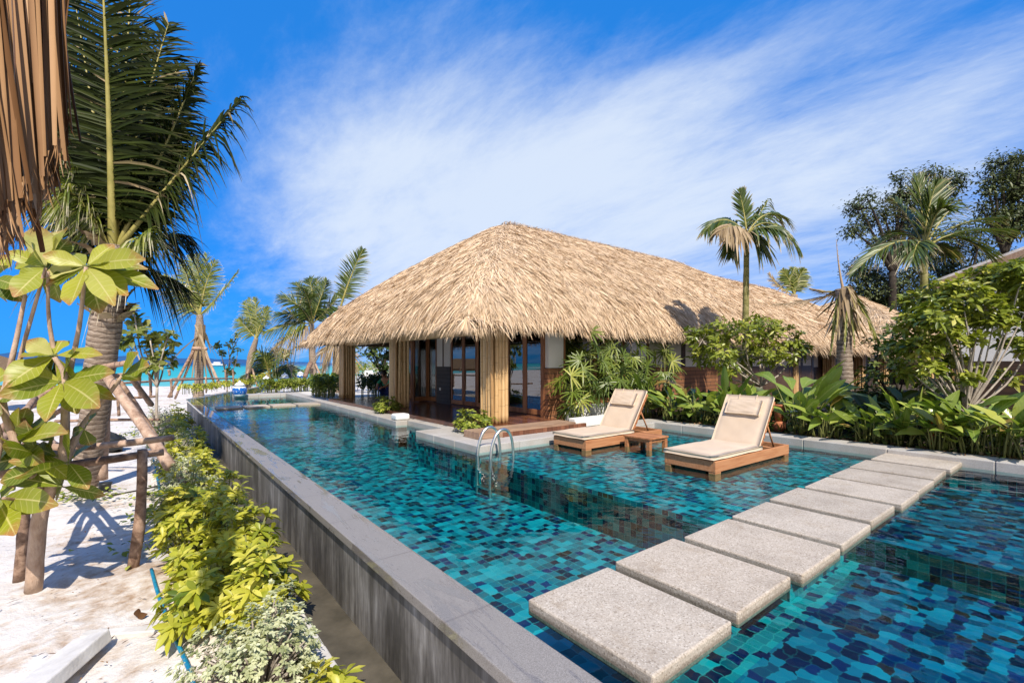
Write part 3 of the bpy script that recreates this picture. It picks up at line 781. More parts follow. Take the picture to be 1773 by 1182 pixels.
# pool wall along the sand, and its return along the beach
root = thing('pool_wall', 'long stained grey concrete wall holding the pool above the sand', 'wall', (1.5,10,-1))
mb = MB()
ys = np.linspace(-5, 23.4, 60)
mb.box((1.39,-5,-1.3),(1.66,23.3,-.06)); mb.build('wall_face', MT['stained'], root)
mb = MB(); mb.box((1.355,-5,-.06),(X0,23.35,.012)); mb.build('coping', MT['wet_granite'], root, bevel=.006)
root = thing('pool_wall', 'low pool wall bending away from the corner along the beach', 'wall', (*farp(10,.1),-1))
mb = MB(); mb.prism([farp(0.06,.02),farp(33,.02),farp(33,.28),farp(0.06,.28)],-1.3,-.06); mb.build('wall_face', MT['stained'], root)
mb = MB(); mb.prism([farp(0,0),farp(33,0),farp(33,.31),farp(0.1,.31)],-.06,.011); mb.build('coping', MT['wet_granite'], root)
# overflow gutter and its kerb
mb = MB()
mb.box((1.06,-3,-.82),(1.39,23,-.69)); mb.build('gutter', MT['gutter'], kind='structure')
mb = MB()
for k in range(18):
    y = -2 + k*1.4
    mb.box((.84,y,-.9),(1.06,y+1.392,-.60+.004*math.sin(k*3)))
mb.build('kerb', MT['concrete'], kind='structure', bevel=.01)

# copings, one sheet of granite blocks
mb = MB()
def cop(pts, z1=.115, z0=-.05): mb.prism(pts, z0, z1)
for k in range(3): cop([(4.36,6.42+.76*k+.003),(5.25,6.42+.76*k+.003),(5.25,6.42+.76*(k+1)),(4.36,6.42+.76*(k+1))])
for k in range(5): cop([(5.253+k*.82,6.42),(5.25+(k+1)*.82,6.42),(5.25+(k+1)*.82,6.92),(5.253+k*.82,6.92)])
for k in range(10): cop([(9.27,6.92-k*1.2),(9.27,6.92-(k+1)*1.2+.004),(9.74,6.92-(k+1)*1.2+.004),(9.74,6.92-k*1.2)], .13)
cop([(4.98,8.703),(5.25,8.703),(5.25,10.4),(4.98,10.4)])
for k in range(7):
    y0, y1 = 10.4+k*1.22, 10.4+(k+1)*1.22-.004
    xa, xb = 4.70+.037*(y0-10.4), 4.70+.037*(y1-10.4)
    cop([(xa,y0),(5.4,y0),(5.4,y1),(xb,y1)])
cop([(5.03,18.95),(5.62,18.95),(5.62,22.9),(5.03,22.9)])
for k in range(3): cop([(3.05+k*.89,22.9),(3.05+(k+1)*.89-.004,22.9),(3.05+(k+1)*.89-.004,23.75),(3.05+k*.89,23.75)])
mb.build('pool_edge', MT['granite'], kind='structure', bevel=.012)
# deck, planting beds, paths behind
mb = MB()
mb.box((5.255,6.925,-1),(7.52,17.4,.2)); mb.build('deck', MT['deck'], kind='structure')
mb = MB(); mb.prism([(9.745,-8),(16,-8),(16,8.19),(7.53,8.19),(7.53,6.93),(9.745,6.93)],-1,.10); mb.build('planting_bed', MT['soil'], kind='structure')
mb = MB(); mb.box((16.01,-40,-1),(90,45,.08)); mb.build('garden_ground', MT['soil'], kind='structure')
mb = MB()
mb.prism([(5.63,17.42),(16,17.42),(40,60),farp(33,2.06),farp(1.5,2.06),(3.2,23.76),(5.63,23.76)],-1,.07); mb.build('terrace', MT['concrete'], kind='structure')

# ================================================================== VILLAS
def roof_surface(x0,x1,y0,y1,ze,zr,rx0,rx1,pw):
    """hipped thatch roof: height over (x, y)"""
    yc, hy = (y0+y1)/2, (y1-y0)/2
    def h(x,y):
        tx = np.minimum((x-x0)/(rx0-x0), (x1-x)/(x1-rx1)); ty = 1-np.abs(y-yc)/hy
        # soft minimum rounds the hips
        a, b = np.clip(tx,0,3), np.clip(ty,0,1)
        k = 0.06
        t = -k*np.log(np.exp(-np.minimum(a,1.5)/k)+np.exp(-b/k)) 
        t = np.clip(t,0,1)
        return ze+(zr-ze)*t**pw*(1.0)
    return h
def thatch_roof(parent, x0,x1,y0,y1,ze,zr,rx0,rx1,pw=.74,n=60000,seed=1,sides=(1,1,.3,.3),length=.42,width=.03,fringe=.26):
    h = roof_surface(x0,x1,y0,y1,ze,zr,rx0,rx1,pw)
    g = np.random.default_rng(seed)
    nx, ny = 90, 80
    gx = x0+(x1-x0)*(0.5-0.5*np.cos(np.linspace(0,math.pi,nx))); gy = y0+(y1-y0)*(0.5-0.5*np.cos(np.linspace(0,math.pi,ny)))
    X,Y = np.meshgrid(gx,gy); Z = h(X,Y)-.04
    mb = MB()
    i = np.arange(ny-1)[:,None]*nx; j = np.arange(nx-1)[None]
    Q = np.stack([i+j,i+j+1,i+nx+j+1,i+nx+j],-1).reshape(-1,4)
    V = np.stack([X,Y,Z],-1).reshape(-1,3)
    mb.add(V,Q); mb.add(V-ZZ*.14,Q[:,::-1])
    # eave edge band closing the two skins
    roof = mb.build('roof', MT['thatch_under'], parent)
    # straw tufts
    yc = (y0+y1)/2
    x = g.random(n*3)*(x1-x0)+x0; y = g.random(n*3)*(y1-y0)+y0
    e = .03
    dzx = (h(x+e,y)-h(x-e,y))/(2*e); dzy = (h(x,y+e)-h(x,y-e))/(2*e)
    # keep according to which side of the roof it is on
    wgt = np.where(np.abs(dzy)>=np.abs(dzx), np.where(dzy>0,sides[1],sides[3]), np.where(dzx>0,sides[0],sides[2]))
    sl = np.sqrt(1+dzx**2+dzy**2)
    keep = g.random(n*3) < wgt*sl/2.2
    x,y,dzx,dzy = x[keep][:n],y[keep][:n],dzx[keep][:n],dzy[keep][:n]
    z = h(x,y)
    # courses: lower ends of neighbouring tufts step in rows
    course = np.floor((z-ze)/.17+.35*np.sin(x*2.1+y*1.7)+g.random(len(z))*.8)
    dn = unit(np.stack([-dzx,-dzy,-(dzx**2+dzy**2)],-1))
    nr = unit(np.stack([-dzx,-dzy,np.ones_like(dzx)],-1))
    flat = (np.abs(dzx)+np.abs(dzy)) < .12
    dn[flat] = unit(np.stack([g.random(flat.sum())-.5,g.random(flat.sum())-.5,-.2*np.ones(flat.sum())],-1))
    side = np.cross(dn,nr)
    # tufts lean together: a smooth field plus individual scatter
    lean = .22*np.sin(x*3.1+y*2.3)+.15*np.sin(x*7.7-y*6.1+1)+g.normal(0,.30,len(x))
    d = unit(dn+side*lean[:,None]+nr*(g.random(len(x))**2*.22-.02)[:,None])
    P = np.stack([x,y,z],-1)+nr*(g.random(len(x))*.07-.015)[:,None]
    u = unit(nr+side*g.normal(0,.55,len(x))[:,None])
    L_ = length*(.55+.9*g.random(len(x)))
    W_ = width*(.5+g.random(len(x)))
    rnd = np.clip(.55+.21*g.normal(size=len(x))+.12*np.sin(course*2.4+x*.6),0,1)
    mb = MB()
    mb.leaves(P,d,u,L_,W_,[.8,1.0,.12],droop=.06+.08*g.random(len(x)),fold=.15,rnd=rnd)
    # fringe hanging over the eaves
    per = 2*((x1-x0)+(y1-y0)); m = int(per*230)
    s = g.random(m)*per
    A = np.where(s<(x1-x0), 0, np.where(s<(x1-x0)+(y1-y0),1,np.where(s<2*(x1-x0)+(y1-y0),2,3)))
    ex = np.select([A==0,A==1,A==2,A==3],[x0+s, x1+0*s, x1-(s-(x1-x0)-(y1-y0)), x0+0*s])
    ey = np.select([A==0,A==1,A==2,A==3],[y0+0*s, y0+s-(x1-x0), y1+0*s, y1-(s-2*(x1-x0)-(y1-y0))])
    od = np.select([(A==0)[:,None],(A==1)[:,None],(A==2)[:,None],(A==3)[:,None]],[np.array([[0,-1,0.]]),np.array([[1,0,0.]]),np.array([[0,1,0.]]),np.array([[-1,0,0.]])])
    al = np.cross(od,[0,0,1.0])
    inn = g.random(m)
    P = np.stack([ex,ey,0*ex],-1)-od*(inn*.30)[:,None]
    P[:,2] = h(np.clip(P[:,0],x0+.001,x1-.001),np.clip(P[:,1],y0+.001,y1-.001))-.03+.04*g.random(m)-.12*g.random(m)*(inn<.5)
    lean = .3*np.sin(s*5.1)+.2*np.sin(s*13.7)+g.normal(0,.22,m)
    d = unit(od*(.50+.35*g.random(m))[:,None]+al*lean[:,None]*.8-np.array([0,0,1.0]))
    u = unit(od+al*g.normal(0,.6,m)[:,None]+ZZ*.4)
    rnd = np.clip(.5+.2*g.normal(size=m),0,1)
    mb.leaves(P,d,u,fringe*(.65+.75*g.random(m))*(1+.25*np.sin(s*3.3)*np.sin(s*1.1+2)),width*(.45+.8*g.random(m)),[.8,1.0,.12],droop=.12,fold=.15,rnd=rnd)
    # hips dressed with tufts lying down the edge
    for cx_,cy_,ex_ in ((x0,y0,rx0),(x0,y1,rx0),(x1,y0,rx1),(x1,y1,rx1)):
        m = int(n/90); t = g.random(m)**1.15; hd_ = np.array([cx_-ex_, cy_-yc, 0.0]); hl = np.linalg.norm(hd_)
        px_ = cx_+(ex_-cx_)*t; py_ = cy_+(yc-cy_)*t
        P = np.stack([px_,py_,h(np.clip(px_,x0+.01,x1-.01),np.clip(py_,y0+.01,y1-.01))+.03*g.random(m)],-1)
        sdv = np.array([-hd_[1],hd_[0],0])/hl; d = unit(hd_/hl+sdv*g.normal(0,.55,m)[:,None]+ZZ*(-.62-.5*(t<.06))[:,None])
        mb.leaves(P,d,unit(np.array([0,0,1.])+sdv*g.normal(0,.5,m)[:,None]),length*(.6+.8*g.random(m)),width*(.6+.9*g.random(m)),[.8,1.0,.12],droop=.12,fold=.15,rnd=np.clip(.55+.21*g.normal(size=m),0,1))
    # ridge dressing
    if rx1 > rx0+.05:
        m = 1800
        P = np.stack([rx0+(rx1-rx0)*g.random(m), yc+g.normal(0,.1,m), zr+.0+.05*g.random(m)],-1)
        d = unit(np.stack([g.normal(0,.5,m), np.where(g.random(m)<.6,-1,1)*1.0, -.35+.3*g.random(m)],-1))
        mb.leaves(P,d,np.array([0,0,1.0]),.35*(.5+g.random(m)),width*1.1,[.8,1.0,.12],droop=.4,fold=.15,rnd=np.clip(.5+.2*g.normal(size=m),0,1))
    mb.build('straw', MT['thatch'], roof)
    return roof
def bamboo_column(parent, x, y, z0, z1, k=5, r=.046):
    mb = MB()
    g = np.random.default_rng(int(x*100+y*10))
    for i in range(k):
        for j in range(k):
            if 0 < i < k-1 and 0 < j < k-1: continue
            cx, cy = x+(i-(k-1)/2)*2*r*1.02+g.normal(0,.005), y+(j-(k-1)/2)*2*r*1.02+g.normal(0,.005)
            rr = r*(.9+.16*g.random())
            tx, ty = g.normal(0,.006,2)
            zs = np.linspace(z0,z1,14)
            pts = np.stack([cx+tx*(zs-z0),cy+ty*(zs-z0),zs],-1)
            mb.tube(pts, rr*(1+.04*np.abs(np.sin(zs*9+i+j))), 10)
    return mb.build('bamboo_column', MT['bamboo'], parent)
def door_leaf(parent, X, ya, yb, z0, z1, handle=False, name='door', mat='door_wood', axis='y'):
    """a glazed leaf in the plane X (or Y) = const between ya and yb"""
    def B(mb, a0,a1,b0,b1,t0,t1):
        if axis=='y': mb.box((X+t0,a0,b0),(X+t1,a1,b1))
        else: mb.box((a0,X+t0,b0),(a1,X+t1,b1))
    s = .075
    f = MB()
    B(f,ya,ya+s,z0,z1,-.022,.022); B(f,yb-s,yb,z0,z1,-.022,.022)
    B(f,ya+s,yb-s,z0,z0+.13,-.021,.021); B(f,ya+s,yb-s,z1-.1,z1,-.021,.021)
    o = f.build(name, MT[mat], parent, bevel=.006)
    p = MB(); B(p,ya+s,yb-s,z0+.13,z1-.1,-.004,.004); p.build('pane', MT['glass'], o)
    if handle:
        hnd = MB(); y = ya+.037
        if axis=='y':
            hnd.tube([(X-.022,y,z0+.98),(X-.06,y,z0+.98)],.009,6); hnd.tube([(X-.06,y,z0+.98),(X-.06,y+.11,z0+.98)],.009,6)
        hnd.build('handle', MT['steel'], o)
    return o

villa = thing('thatched_villa', 'large thatched pool villa with bamboo columns and glazed doors beside the pool', 'villa', (7.5,8.2,0))
thatch_roof(villa, 4.72,24.5,7.35,18.6,2.34,6.42,9.9,21.0,n=330000,seed=3,length=.30,width=.016)
for y in (8.15,12.95,17.45): bamboo_column(villa, 5.95, y, .2, 2.5)
XW, YW, ZT, ZD = 7.52, 8.2, 2.62, 1.38
# beam under the eaves
mb = MB(); mb.box((5.86,8.4,2.13),(6.04,17.2,2.3)); mb.build('beam', MT['bamboo'], villa)
mb = MB(); mb.box((5.2,7.7,2.44),(23.9,18.2,2.5)); mb.build('ceiling', MT['dark_wood'], villa)
mb = MB(); mb.box((7.53,8.21,-.5),(15.2,17.3,.21)); mb.build('floor', MT['deck'], villa)
# left wall: glazed doors, panels
def dado(x0,x1,y0,y1,white='white_wall',low='brick'):
    mb = MB(); mb.box((x0,y0,.2),(x1,y1,ZD)); o = mb.build('dado', MT[low], villa)
    mb = MB(); mb.box((x0+.012,y0+.012,ZD),(x1-.012,y1-.012,ZT)); mb.build('wall', MT[white], villa)
for k in range(6): door_leaf(villa, 7.56, 8.32+k*.72, 8.32+(k+1)*.72-.006, .23, 2.42, k in (2,3))
dado(7.52,7.66,12.66,13.52,'white_wall','grey_board')
mb = MB(); mb.box((7.505,13.07,ZD+.0),(7.54,13.10,ZT)); mb.build('batten', MT['dark_wood'], villa)
for k in range(4):
    if k == 1: continue                                  # one leaf stands folded open
    door_leaf(villa, 7.56, 13.54+k*.62, 13.54+(k+1)*.62-.006, .23, 2.42, k==2)
door_leaf(villa, 14.16, 7.0, 7.55, .23, 2.42, False, axis='x')
dado(7.52,7.66,16.04,17.2,'grey_wall','grey_board')
mb = MB(); mb.box((7.49,13.2,.62),(7.52,13.28,.70)); o = mb.build('socket', MT['plaster_white'], villa, bevel=.005)
mb = MB(); mb.box((7.5,8.25,2.42),(7.64,16.05,ZT)); mb.build('lintel', MT['door_wood'], villa)
# curtains behind the panes
def curtain(x, y0, y1, z0=.25, z1=2.4, axis='y'):
    mb = MB(); n=26; t = np.linspace(0,1,n)
    V=[]; 
    for z,sq in ((z0,1.0),(z0+.8,.62),(z1,1.0)):
        for k in t:
            yy = y0+(y1-y0)*(k*sq); off = .035*math.sin(k*40)
            V.append((x+off,yy,z) if axis=='y' else (yy,x+off,z))
    Q=[(r*n+k,r*n+k+1,(r+1)*n+k+1,(r+1)*n+k) for r in range(2) for k in range(n-1)]
    mb.add(V,Q); return mb.build('curtain', MT['curtain'], villa)
curtain(7.78,8.95,8.6); curtain(7.78,12.6,12.2); curtain(7.8,13.6,13.95); curtain(7.8,16.0,15.7)
# front wall
mb = MB(); mb.box((7.45,8.06,.1),(7.98,8.2,ZD)); mb.build('dado', MT['brick'], villa)
mb = MB(); mb.box((7.47,8.075,ZD),(7.96,8.19,ZT)); mb.build('wall', MT['white_wall'], villa)
mb = MB(); mb.box((7.44,8.2,.1),(7.58,8.32,ZT)); mb.build('corner_post', MT['door_wood'], villa)
for k in range(3): door_leaf(villa, 8.14, 8.0+k*1.15, 8.0+(k+1)*1.15-.006, .45, 2.42, name='window', axis='x')
mb = MB(); mb.box((7.98,8.03,.1),(11.45,8.2,.45)); mb.build('plinth', MT['white_stone'], villa)
for a,b in ((11.46,12.12),(12.3,13.05),(13.25,13.95),(14.15,15.2)):
    mb = MB(); mb.box((a,8.075,ZD),(b,8.19,ZT)); mb.build('wall', MT['white_wall'], villa)
mb = MB(); mb.box((11.46,8.06,.1),(15.25,8.2,ZD)); mb.build('dado', MT['brick'], villa)
for a,b in ((12.12,12.3),(13.05,13.25),(13.95,14.15)):
    mb = MB(); mb.box((a,8.05,ZD),(b,8.2,ZT)); mb.build('post', MT['dark_wood'], villa)
for k in range(7):
    xa = 15.26+k*1.2
    mb = MB(); mb.box((xa,8.075,ZD),(xa+1.0,8.19,ZT)); mb.build('wall', MT['white_wall'], villa)
    mb = MB(); mb.box((xa+1.0,8.05,.1),(xa+1.2,8.2,ZT)); mb.build('post', MT['dark_wood'], villa)
mb = MB(); mb.box((15.26,8.06,.1),(23.6,8.2,ZD-.003)); mb.build('dado', MT['dark_wood'], villa)
# rooms
mb = MB(); mb.box((15.1,8.2,.2),(15.22,17.3,ZT)); mb.box((7.66,17.2,.2),(15.1,17.3,ZT)); mb.box((10.8,8.22,.22),(10.86,17.2,ZT)); mb.build('room_wall', MT['room'], villa)
mb = MB(); mb.box((8.6,14.2,.21),(10.6,16.2,.62)); mb.build('bed', MT['curtain'], villa, bevel=.06)

def far_villa(label, x0,x1,y0,y1,ze,zr,rx0,rx1,n,seed):
    v = thing('thatched_villa', label, 'villa', (x0+1,y0+1,0))
    thatch_roof(v, x0,x1,y0,y1,ze,zr,rx0,rx1,n=n,seed=seed,length=.5,width=.03,fringe=.32)
    mb = MB(); mb.box((x0+1.2,y0+1.0,0),(x1-1.2,y1-1,1.3)); mb.build('dado', MT['dark_wood'], v)
    k = x0+1.25; i = 0
    while k < x1-2:
        mb = MB(); mb.box((k,y0+1.02,1.3),(k+1.1,y1-1.05,ze+.25)); mb.build('wall', MT['white_wall'] if i%2==0 else MT['dark_wood'], v)
        k += 1.12; i += 1
    for k in np.linspace(x0+.7,x1-.7,4): bamboo_column(v, k, y0+.75, 0, ze+.25)
    return v
far_villa('second thatched villa just behind the large pool villa', 21.0,36,7.5,18.4,2.3,6.1,22.6,31.5,60000,5)
far_villa('farthest thatched villa beyond the dead palm trunk', 38,53,6.8,18.6,2.5,7.0,44.5,48,40000,9)

# neighbour house at the right edge
h = thing('gabled_house', 'grey walled house with a sloping tiled gable at the right edge', 'house', (19.5,1,0))
mb = MB()
yl, yr = 2.7, -9.0
zA = 4.0; sl = .36
mb.add([(19.6,yl,1.55),(19.6,yr,1.55),(19.6,yr,zA+sl*6),(19.6,yl-6,zA+sl*6),(19.6,yl,zA),(30,yl,1.55),(30,yl,zA)],[(5,0,4,6)],[(0,1,3),(1,2,3),(0,3,4)], smooth=False)
mb.build('wall', MT['grey_wall'], h)
mb = MB(); mb.box((19.58,yr,0),(30,yl+.02,1.55)); mb.build('cladding', MT['dark_wood'], h)
mb = MB()
d = unit(np.array([0,-1,sl])); nrm = unit(np.array([0,sl,1.0]))
c = np.array([24.6,yl+.35,zA-.1]) + d*3.6
mb.obox(c+nrm*.16, np.array([5.4,0,0]), d*3.8, nrm*.05); mb.build('roof', MT['concrete'], h)
mb = MB(); mb.obox(c+nrm*.03-np.array([5.38,0,0]), np.array([.06,0,0]), d*3.82, nrm*.1); mb.build('fascia', MT['step_wood'], h)
mb = MB(); mb.box((19.2,-4,2.9),(19.6,.6,3.0)); mb.build('sunshade', MT['dark_wood'], h)

# ================================================================== THINGS IN AND BY THE POOL
# loungers ---------------------------------------------------------
def make_lounger(label):
    Lx, Wy = 2.22, .80
    r = thing('sun_lounger', label, 'sun lounger', (0,0,0), 'sun loungers standing in the shallow shelf')
    mb = MB()
    mb.box((0,0,.06),(Lx,.045,.21)); mb.box((0,Wy-.045,.06),(Lx,Wy,.21)); mb.box((0,.045,.06),(.045,Wy-.045,.21)); mb.box((Lx-.045,.045,.06),(Lx,Wy-.045,.21))
    mb.build('frame', MT['teak'], r, bevel=.006)
    mb = MB()
    mb.box((.03,.16,-.05),(.055,Wy-.16,.045)); mb.box((.2,.03,-.05),(Lx-.2,.055,.045)); mb.box((.2,Wy-.055,-.05),(Lx-.2,Wy-.03,.045))
    mb.build('skirt', MT['dark_wood'], r)
    for x,y in ((.0,.0),(.0,Wy-.11),(Lx-.15,.0),(Lx-.15,Wy-.11)):
        mb = MB(); mb.box((x+.004,y+.004,-.06),(x+.146,y+.106,.06)); mb.build('leg', MT['teak'], r, bevel=.005)
    mb = MB()
    for k in range(11): mb.box((.06+k*.125,.046,.165),(.06+k*.125+.09,Wy-.046,.19))
    mb.build('slats', MT['teak'], r)
    # hinged back
    hx, hz, ang, bl = 1.30, .2, R(56), .88
    d = np.array([math.cos(ang),0,math.sin(ang)]); nn = np.array([-math.sin(ang),0,math.cos(ang)])
    H = np.array([hx,0,hz])
    mb = MB()
    for y in (.06,Wy-.06): mb.obox(H+d*bl/2+ZZ*0+np.array([0,y,0]), d*bl/2, np.array([0,.022,0]), nn*.02)
    for k in range(9): mb.obox(H+d*(.06+k*.098)+np.array([0,Wy/2,0])-nn*.012, d*.036, np.array([0,Wy/2-.03,0]), nn*.01)
    mb.build('backrest', MT['teak'], r, bevel=.004)
    mb = MB()
    for y in (.10,Wy-.10): mb.tube([H+d*.55+np.array([0,y,0])-nn*.03, np.array([hx+.62,y,.17])],.014,8)
    mb.tube([(hx+.62,.06,.17),(hx+.62,Wy-.06,.17)],.012,8)
    mb.build('prop', MT['teak'], r)
    def pad(c, ax, ay, az, name, parent, bv=.03):
        mb = MB(); n=14
        # cushioned slab: grid with a soft crown
        c,ax,ay,az = map(np.asarray,(c,ax,ay,az)); V=[]; 
        t = np.linspace(-1,1,n)
        for s in (1,-1):
            for i in t:
                for j in t:
                    e = (1-abs(i)**10)*(1-abs(j)**10); w = .55+.45*e**.6
                    V.append(c+ax*i+ay*j+az*s*w*(1+.10*math.sin(i*5+j*3)+.05*math.sin(i*11-j*7)))
        q=[(i*n+j,(i+1)*n+j,(i+1)*n+j+1,i*n+j+1) for i in range(n-1) for j in range(n-1)]
        m=n*n; q2=[tuple(m+k for k in reversed(f)) for f in q]
        ring=[i*n for i in range(n)]+[(n-1)*n+j for j in range(1,n)]+[i*n+n-1 for i in range(n-2,-1,-1)]+[j for j in range(n-2,0,-1)]
        sd=[(ring[k],m+ring[k],m+ring[(k+1)%len(ring)],ring[(k+1)%len(ring)]) for k in range(len(ring))]
        mb.add(V,q+q2+[f[::-1] for f in sd]); return mb.build(name, MT['cushion'], parent)
    ms = pad((hx/2-.0,Wy/2,.255),(hx/2+.03,0,0),(0,Wy/2-.005,0),(0,0,.05),'mattress',r)
    mb = MB(); t = np.linspace(0,2*math.pi,80)
    def sq(v): return np.sign(v)*np.abs(v)**.14
    mb.tube(np.stack([hx/2+(hx/2+.028)*sq(np.cos(t)), Wy/2+(Wy/2-.008)*sq(np.sin(t)), .275+0*t],-1), .006, 6, cap=False); mb.build('piping', MT['cushion'], ms)
    pad(H+d*bl*.5+nn*.075+np.array([0,Wy/2,0]), d*(bl/2+.03), (0,Wy/2-.02,0), nn*.045, 'back_cushion', r)
    pl = pad(H+d*bl*.74+nn*.15+np.array([0,Wy/2,0]), d*.13, (0,.27,0), nn*.045, 'pillow', r)
    mb = MB()
    for y in (.26,Wy-.26): mb.obox(H+d*bl*.95+nn*.122+np.array([0,y,0]), d*.075, (0,.006,0), nn*.005)
    mb.build('strap', MT['cushion'], pl)
    return r
lg = make_lounger('cream cushioned teak sun lounger nearest the pool ladder, farther from the stepping stones')
lg.location = (5.92,5.46,-.04)
dup(lg, (6.03,3.22,-.04), R(-1.5), 'cream cushioned teak sun lounger nearer the stepping stones')
r = thing('side_table', 'small square teak table standing in the water between the two loungers', 'side table', (7.05,5.05,0))
mb = MB()
for k in range(6): mb.box((6.77+k*.094,4.78,.175),(6.77+k*.094+.09,5.34,.205))
mb.build('table_top', MT['teak'], r, bevel=.004)
mb = MB()
mb.box((6.80,4.81,.125),(7.30,4.84,.173)); mb.box((6.80,5.28,.125),(7.30,5.31,.173)); mb.box((6.80,4.84,.125),(6.83,5.28,.173)); mb.box((7.27,4.84,.125),(7.30,5.28,.173))
mb.build('apron', MT['teak'], r)
for x in (6.785,7.245):
    for y in (4.795,5.255):
        mb = MB(); mb.box((x,y,-.1),(x+.07,y+.07,.174)); mb.build('leg', MT['teak'], r, bevel=.004)
# ladder -----------------------------------------------------------
r = thing('pool_ladder', 'polished steel pool ladder with two arched rails at the coping corner', 'ladder', (4.4,6.2,0))
for y,dx in ((6.28,0),(5.92,.0)):
    mb = MB()
    x0 = 4.30+dx
    pts = path([(x0-.06,y,-.75),(x0-.05,y,0),(x0+.02,y,.30),(x0+.14,y,.43),(x0+.27,y,.42),(x0+.36,y,.30),(x0+.40,y,.05),(x0+.40,y,-.2)],40)
    mb.tube(pts,.023,14); mb.build('rail', MT['steel'], r)
for z in (-.25,-.5):
    mb = MB(); mb.box((4.22,5.92,z),(4.32,6.28,z+.03)); mb.build('tread', MT['steel'], r)
# stepping stones ---------------------------------------------------
def stone_mesh(w,l,hh):
    mb = MB(); mb.box((-w/2,-l/2,-.03),(w/2,l/2,hh)); return mb
names = ['nearest', 'second', 'third', 'fourth', 'fifth', 'sixth', 'seventh', 'eighth', 'ninth and farthest']
G = 'stepping stones crossing the pool in front of the loungers'
first = stone_mesh(.735,.89,.065).build('stepping_stone', MT['terrazzo'], loc=(0,0,0), label='x', cat='stepping stone', group=G, bevel=.012, seg=2)
for i in range(9):
    o = first if i == 0 else first.copy()
    if i: COL.objects.link(o)
    o.location = (2.20+i*.838, 1.72+.02*math.sin(i*2.1), .0+.004*math.sin(i*1.7)); o.rotation_euler.z = R(.6*math.sin(i*3))
    o['label'] = names[i]+' slab of the nine washed pebble stepping stones in front of the loungers' if i else 'nearest and largest looking washed pebble slab, beside the wet pool coping'
G = 'stepping stones across the far end of the pool'
nm = ['pale slab at the far end of the pool, closest to the beach wall','second pale slab from the beach wall at the far end','third pale slab from the beach wall at the far end','pale slab at the far end of the pool, closest to the villa side coping']
for i in range(4):
    o = first.copy(); COL.objects.link(o); o['group'] = G; o['label'] = nm[i]
    o.location = (2.2+i*.80,17.9-.05*i,-.02); o.rotation_euler.z = R(-2)
# timber step, plinth, lamp block -----------------------------------
r = thing('timber_step', 'weathered timber step on the coping at the foot of the bamboo column', 'step', (5.9,7.1,.1))
for k in range(4):
    mb = MB(); mb.box((4.72,6.93+k*.13,.118),(7.2,6.93+k*.13+.124,.245)); mb.build('board', MT['step_wood'], r, bevel=.005)
mb = MB(); mb.box((7.25,7.0,.1),(9.26,7.2,.30)); mb.build('low_wall', MT['white_stone'], loc=(8,7.1,.1), label='low white wall behind the first lounger under the fan palms', cat='wall', bevel=.015)
p = on(700,727,.115)
mb = MB(); mb.box((4.72,10.42,.117),(5.08,10.75,.27)); mb.build('pool_lamp', MT['plaster_white'], loc=(4.9,10.6,.1), label='white rounded box lamp on the coping by the pool step', cat='lamp', bevel=.05, seg=4)
# porcelain jars ----------------------------------------------------
prof = [(.0,0),(.20,0),(.22,.04),(.26,.12),(.285,.22),(.27,.33),(.22,.40),(.17,.43),(.17,.445),(.20,.45),(.19,.50),(.13,.57),(.05,.61),(.035,.63),(.04,.66),(.0,.69)]
r = thing('ginger_jar', 'nearest and largest blue and white porcelain jar, at the pool corner coping', 'jar', (0,0,0), 'porcelain jars along the far pool edge')
mb = MB(); mb.lathe([(0,0)]+prof[1:9]+[(0,.445)],(0,0,0),28); mb.build('body', MT['porcelain'], r)
mb = MB(); mb.lathe([(0,.446)]+prof[9:],(0,0,0),28); mb.build('lid', MT['porcelain'], r)
j0 = on(415,686,.07); r.location = tuple(j0)
for i,(px,py,sc,lab) in enumerate(((461,669,1.0,'blue and white jar second from the pool corner, beyond the hedge'),(493,664.5,1.15,'blue and white jar third along the far pool edge, under the small palm'),(520,659.5,1.2,'fourth blue and white jar along the far pool edge'),(545,656,1.3,'farthest blue and white jar, at the foot of the leaning palm'))):
    dup(r, on(px,py,.07), .5*i, lab, sc)
# white garden chairs seen through the veranda -----------------------
def chair(label):
    r = thing('garden_chair', label, 'chair', (0,0,0), 'white garden chairs behind the veranda')
    mb = MB(); mb.box((-.25,-.25,.38),(.25,.25,.43)); mb.build('seat', MT['plaster_white'], r, bevel=.02)
    mb = MB(); mb.obox((.27,0,.72),(.03,0,.0),(0,.26,0),(.06,0,.32)); mb.build('backrest', MT['plaster_white'], r, bevel=.03)
    for x in (-.21,.21):
        for y in (-.21,.21):
            mb = MB(); mb.tube([(x,y,.4),(x*1.15,y*1.15,0)],.028,8); mb.build('leg', MT['plaster_white'], r)
    mb = MB()
    for y in (-.27,.27): mb.tube(path([(-.22,y,.42),(-.22,y,.62),(0,y,.66),(.27,y,.66)],10),.022,8)
    mb.build('armrest', MT['plaster_white'], r)
    return r
c1 = chair('white garden chair seen through the veranda beside the first column'); c1.location = tuple(at(631,677,24)*np.array([1,1,0])+ZZ*.07); c1.rotation_euler.z = .5
dup(c1, at(652,677,23)*np.array([1,1,0])+ZZ*.07, -1.2, 'white garden chair seen through the veranda beside the crouching person')
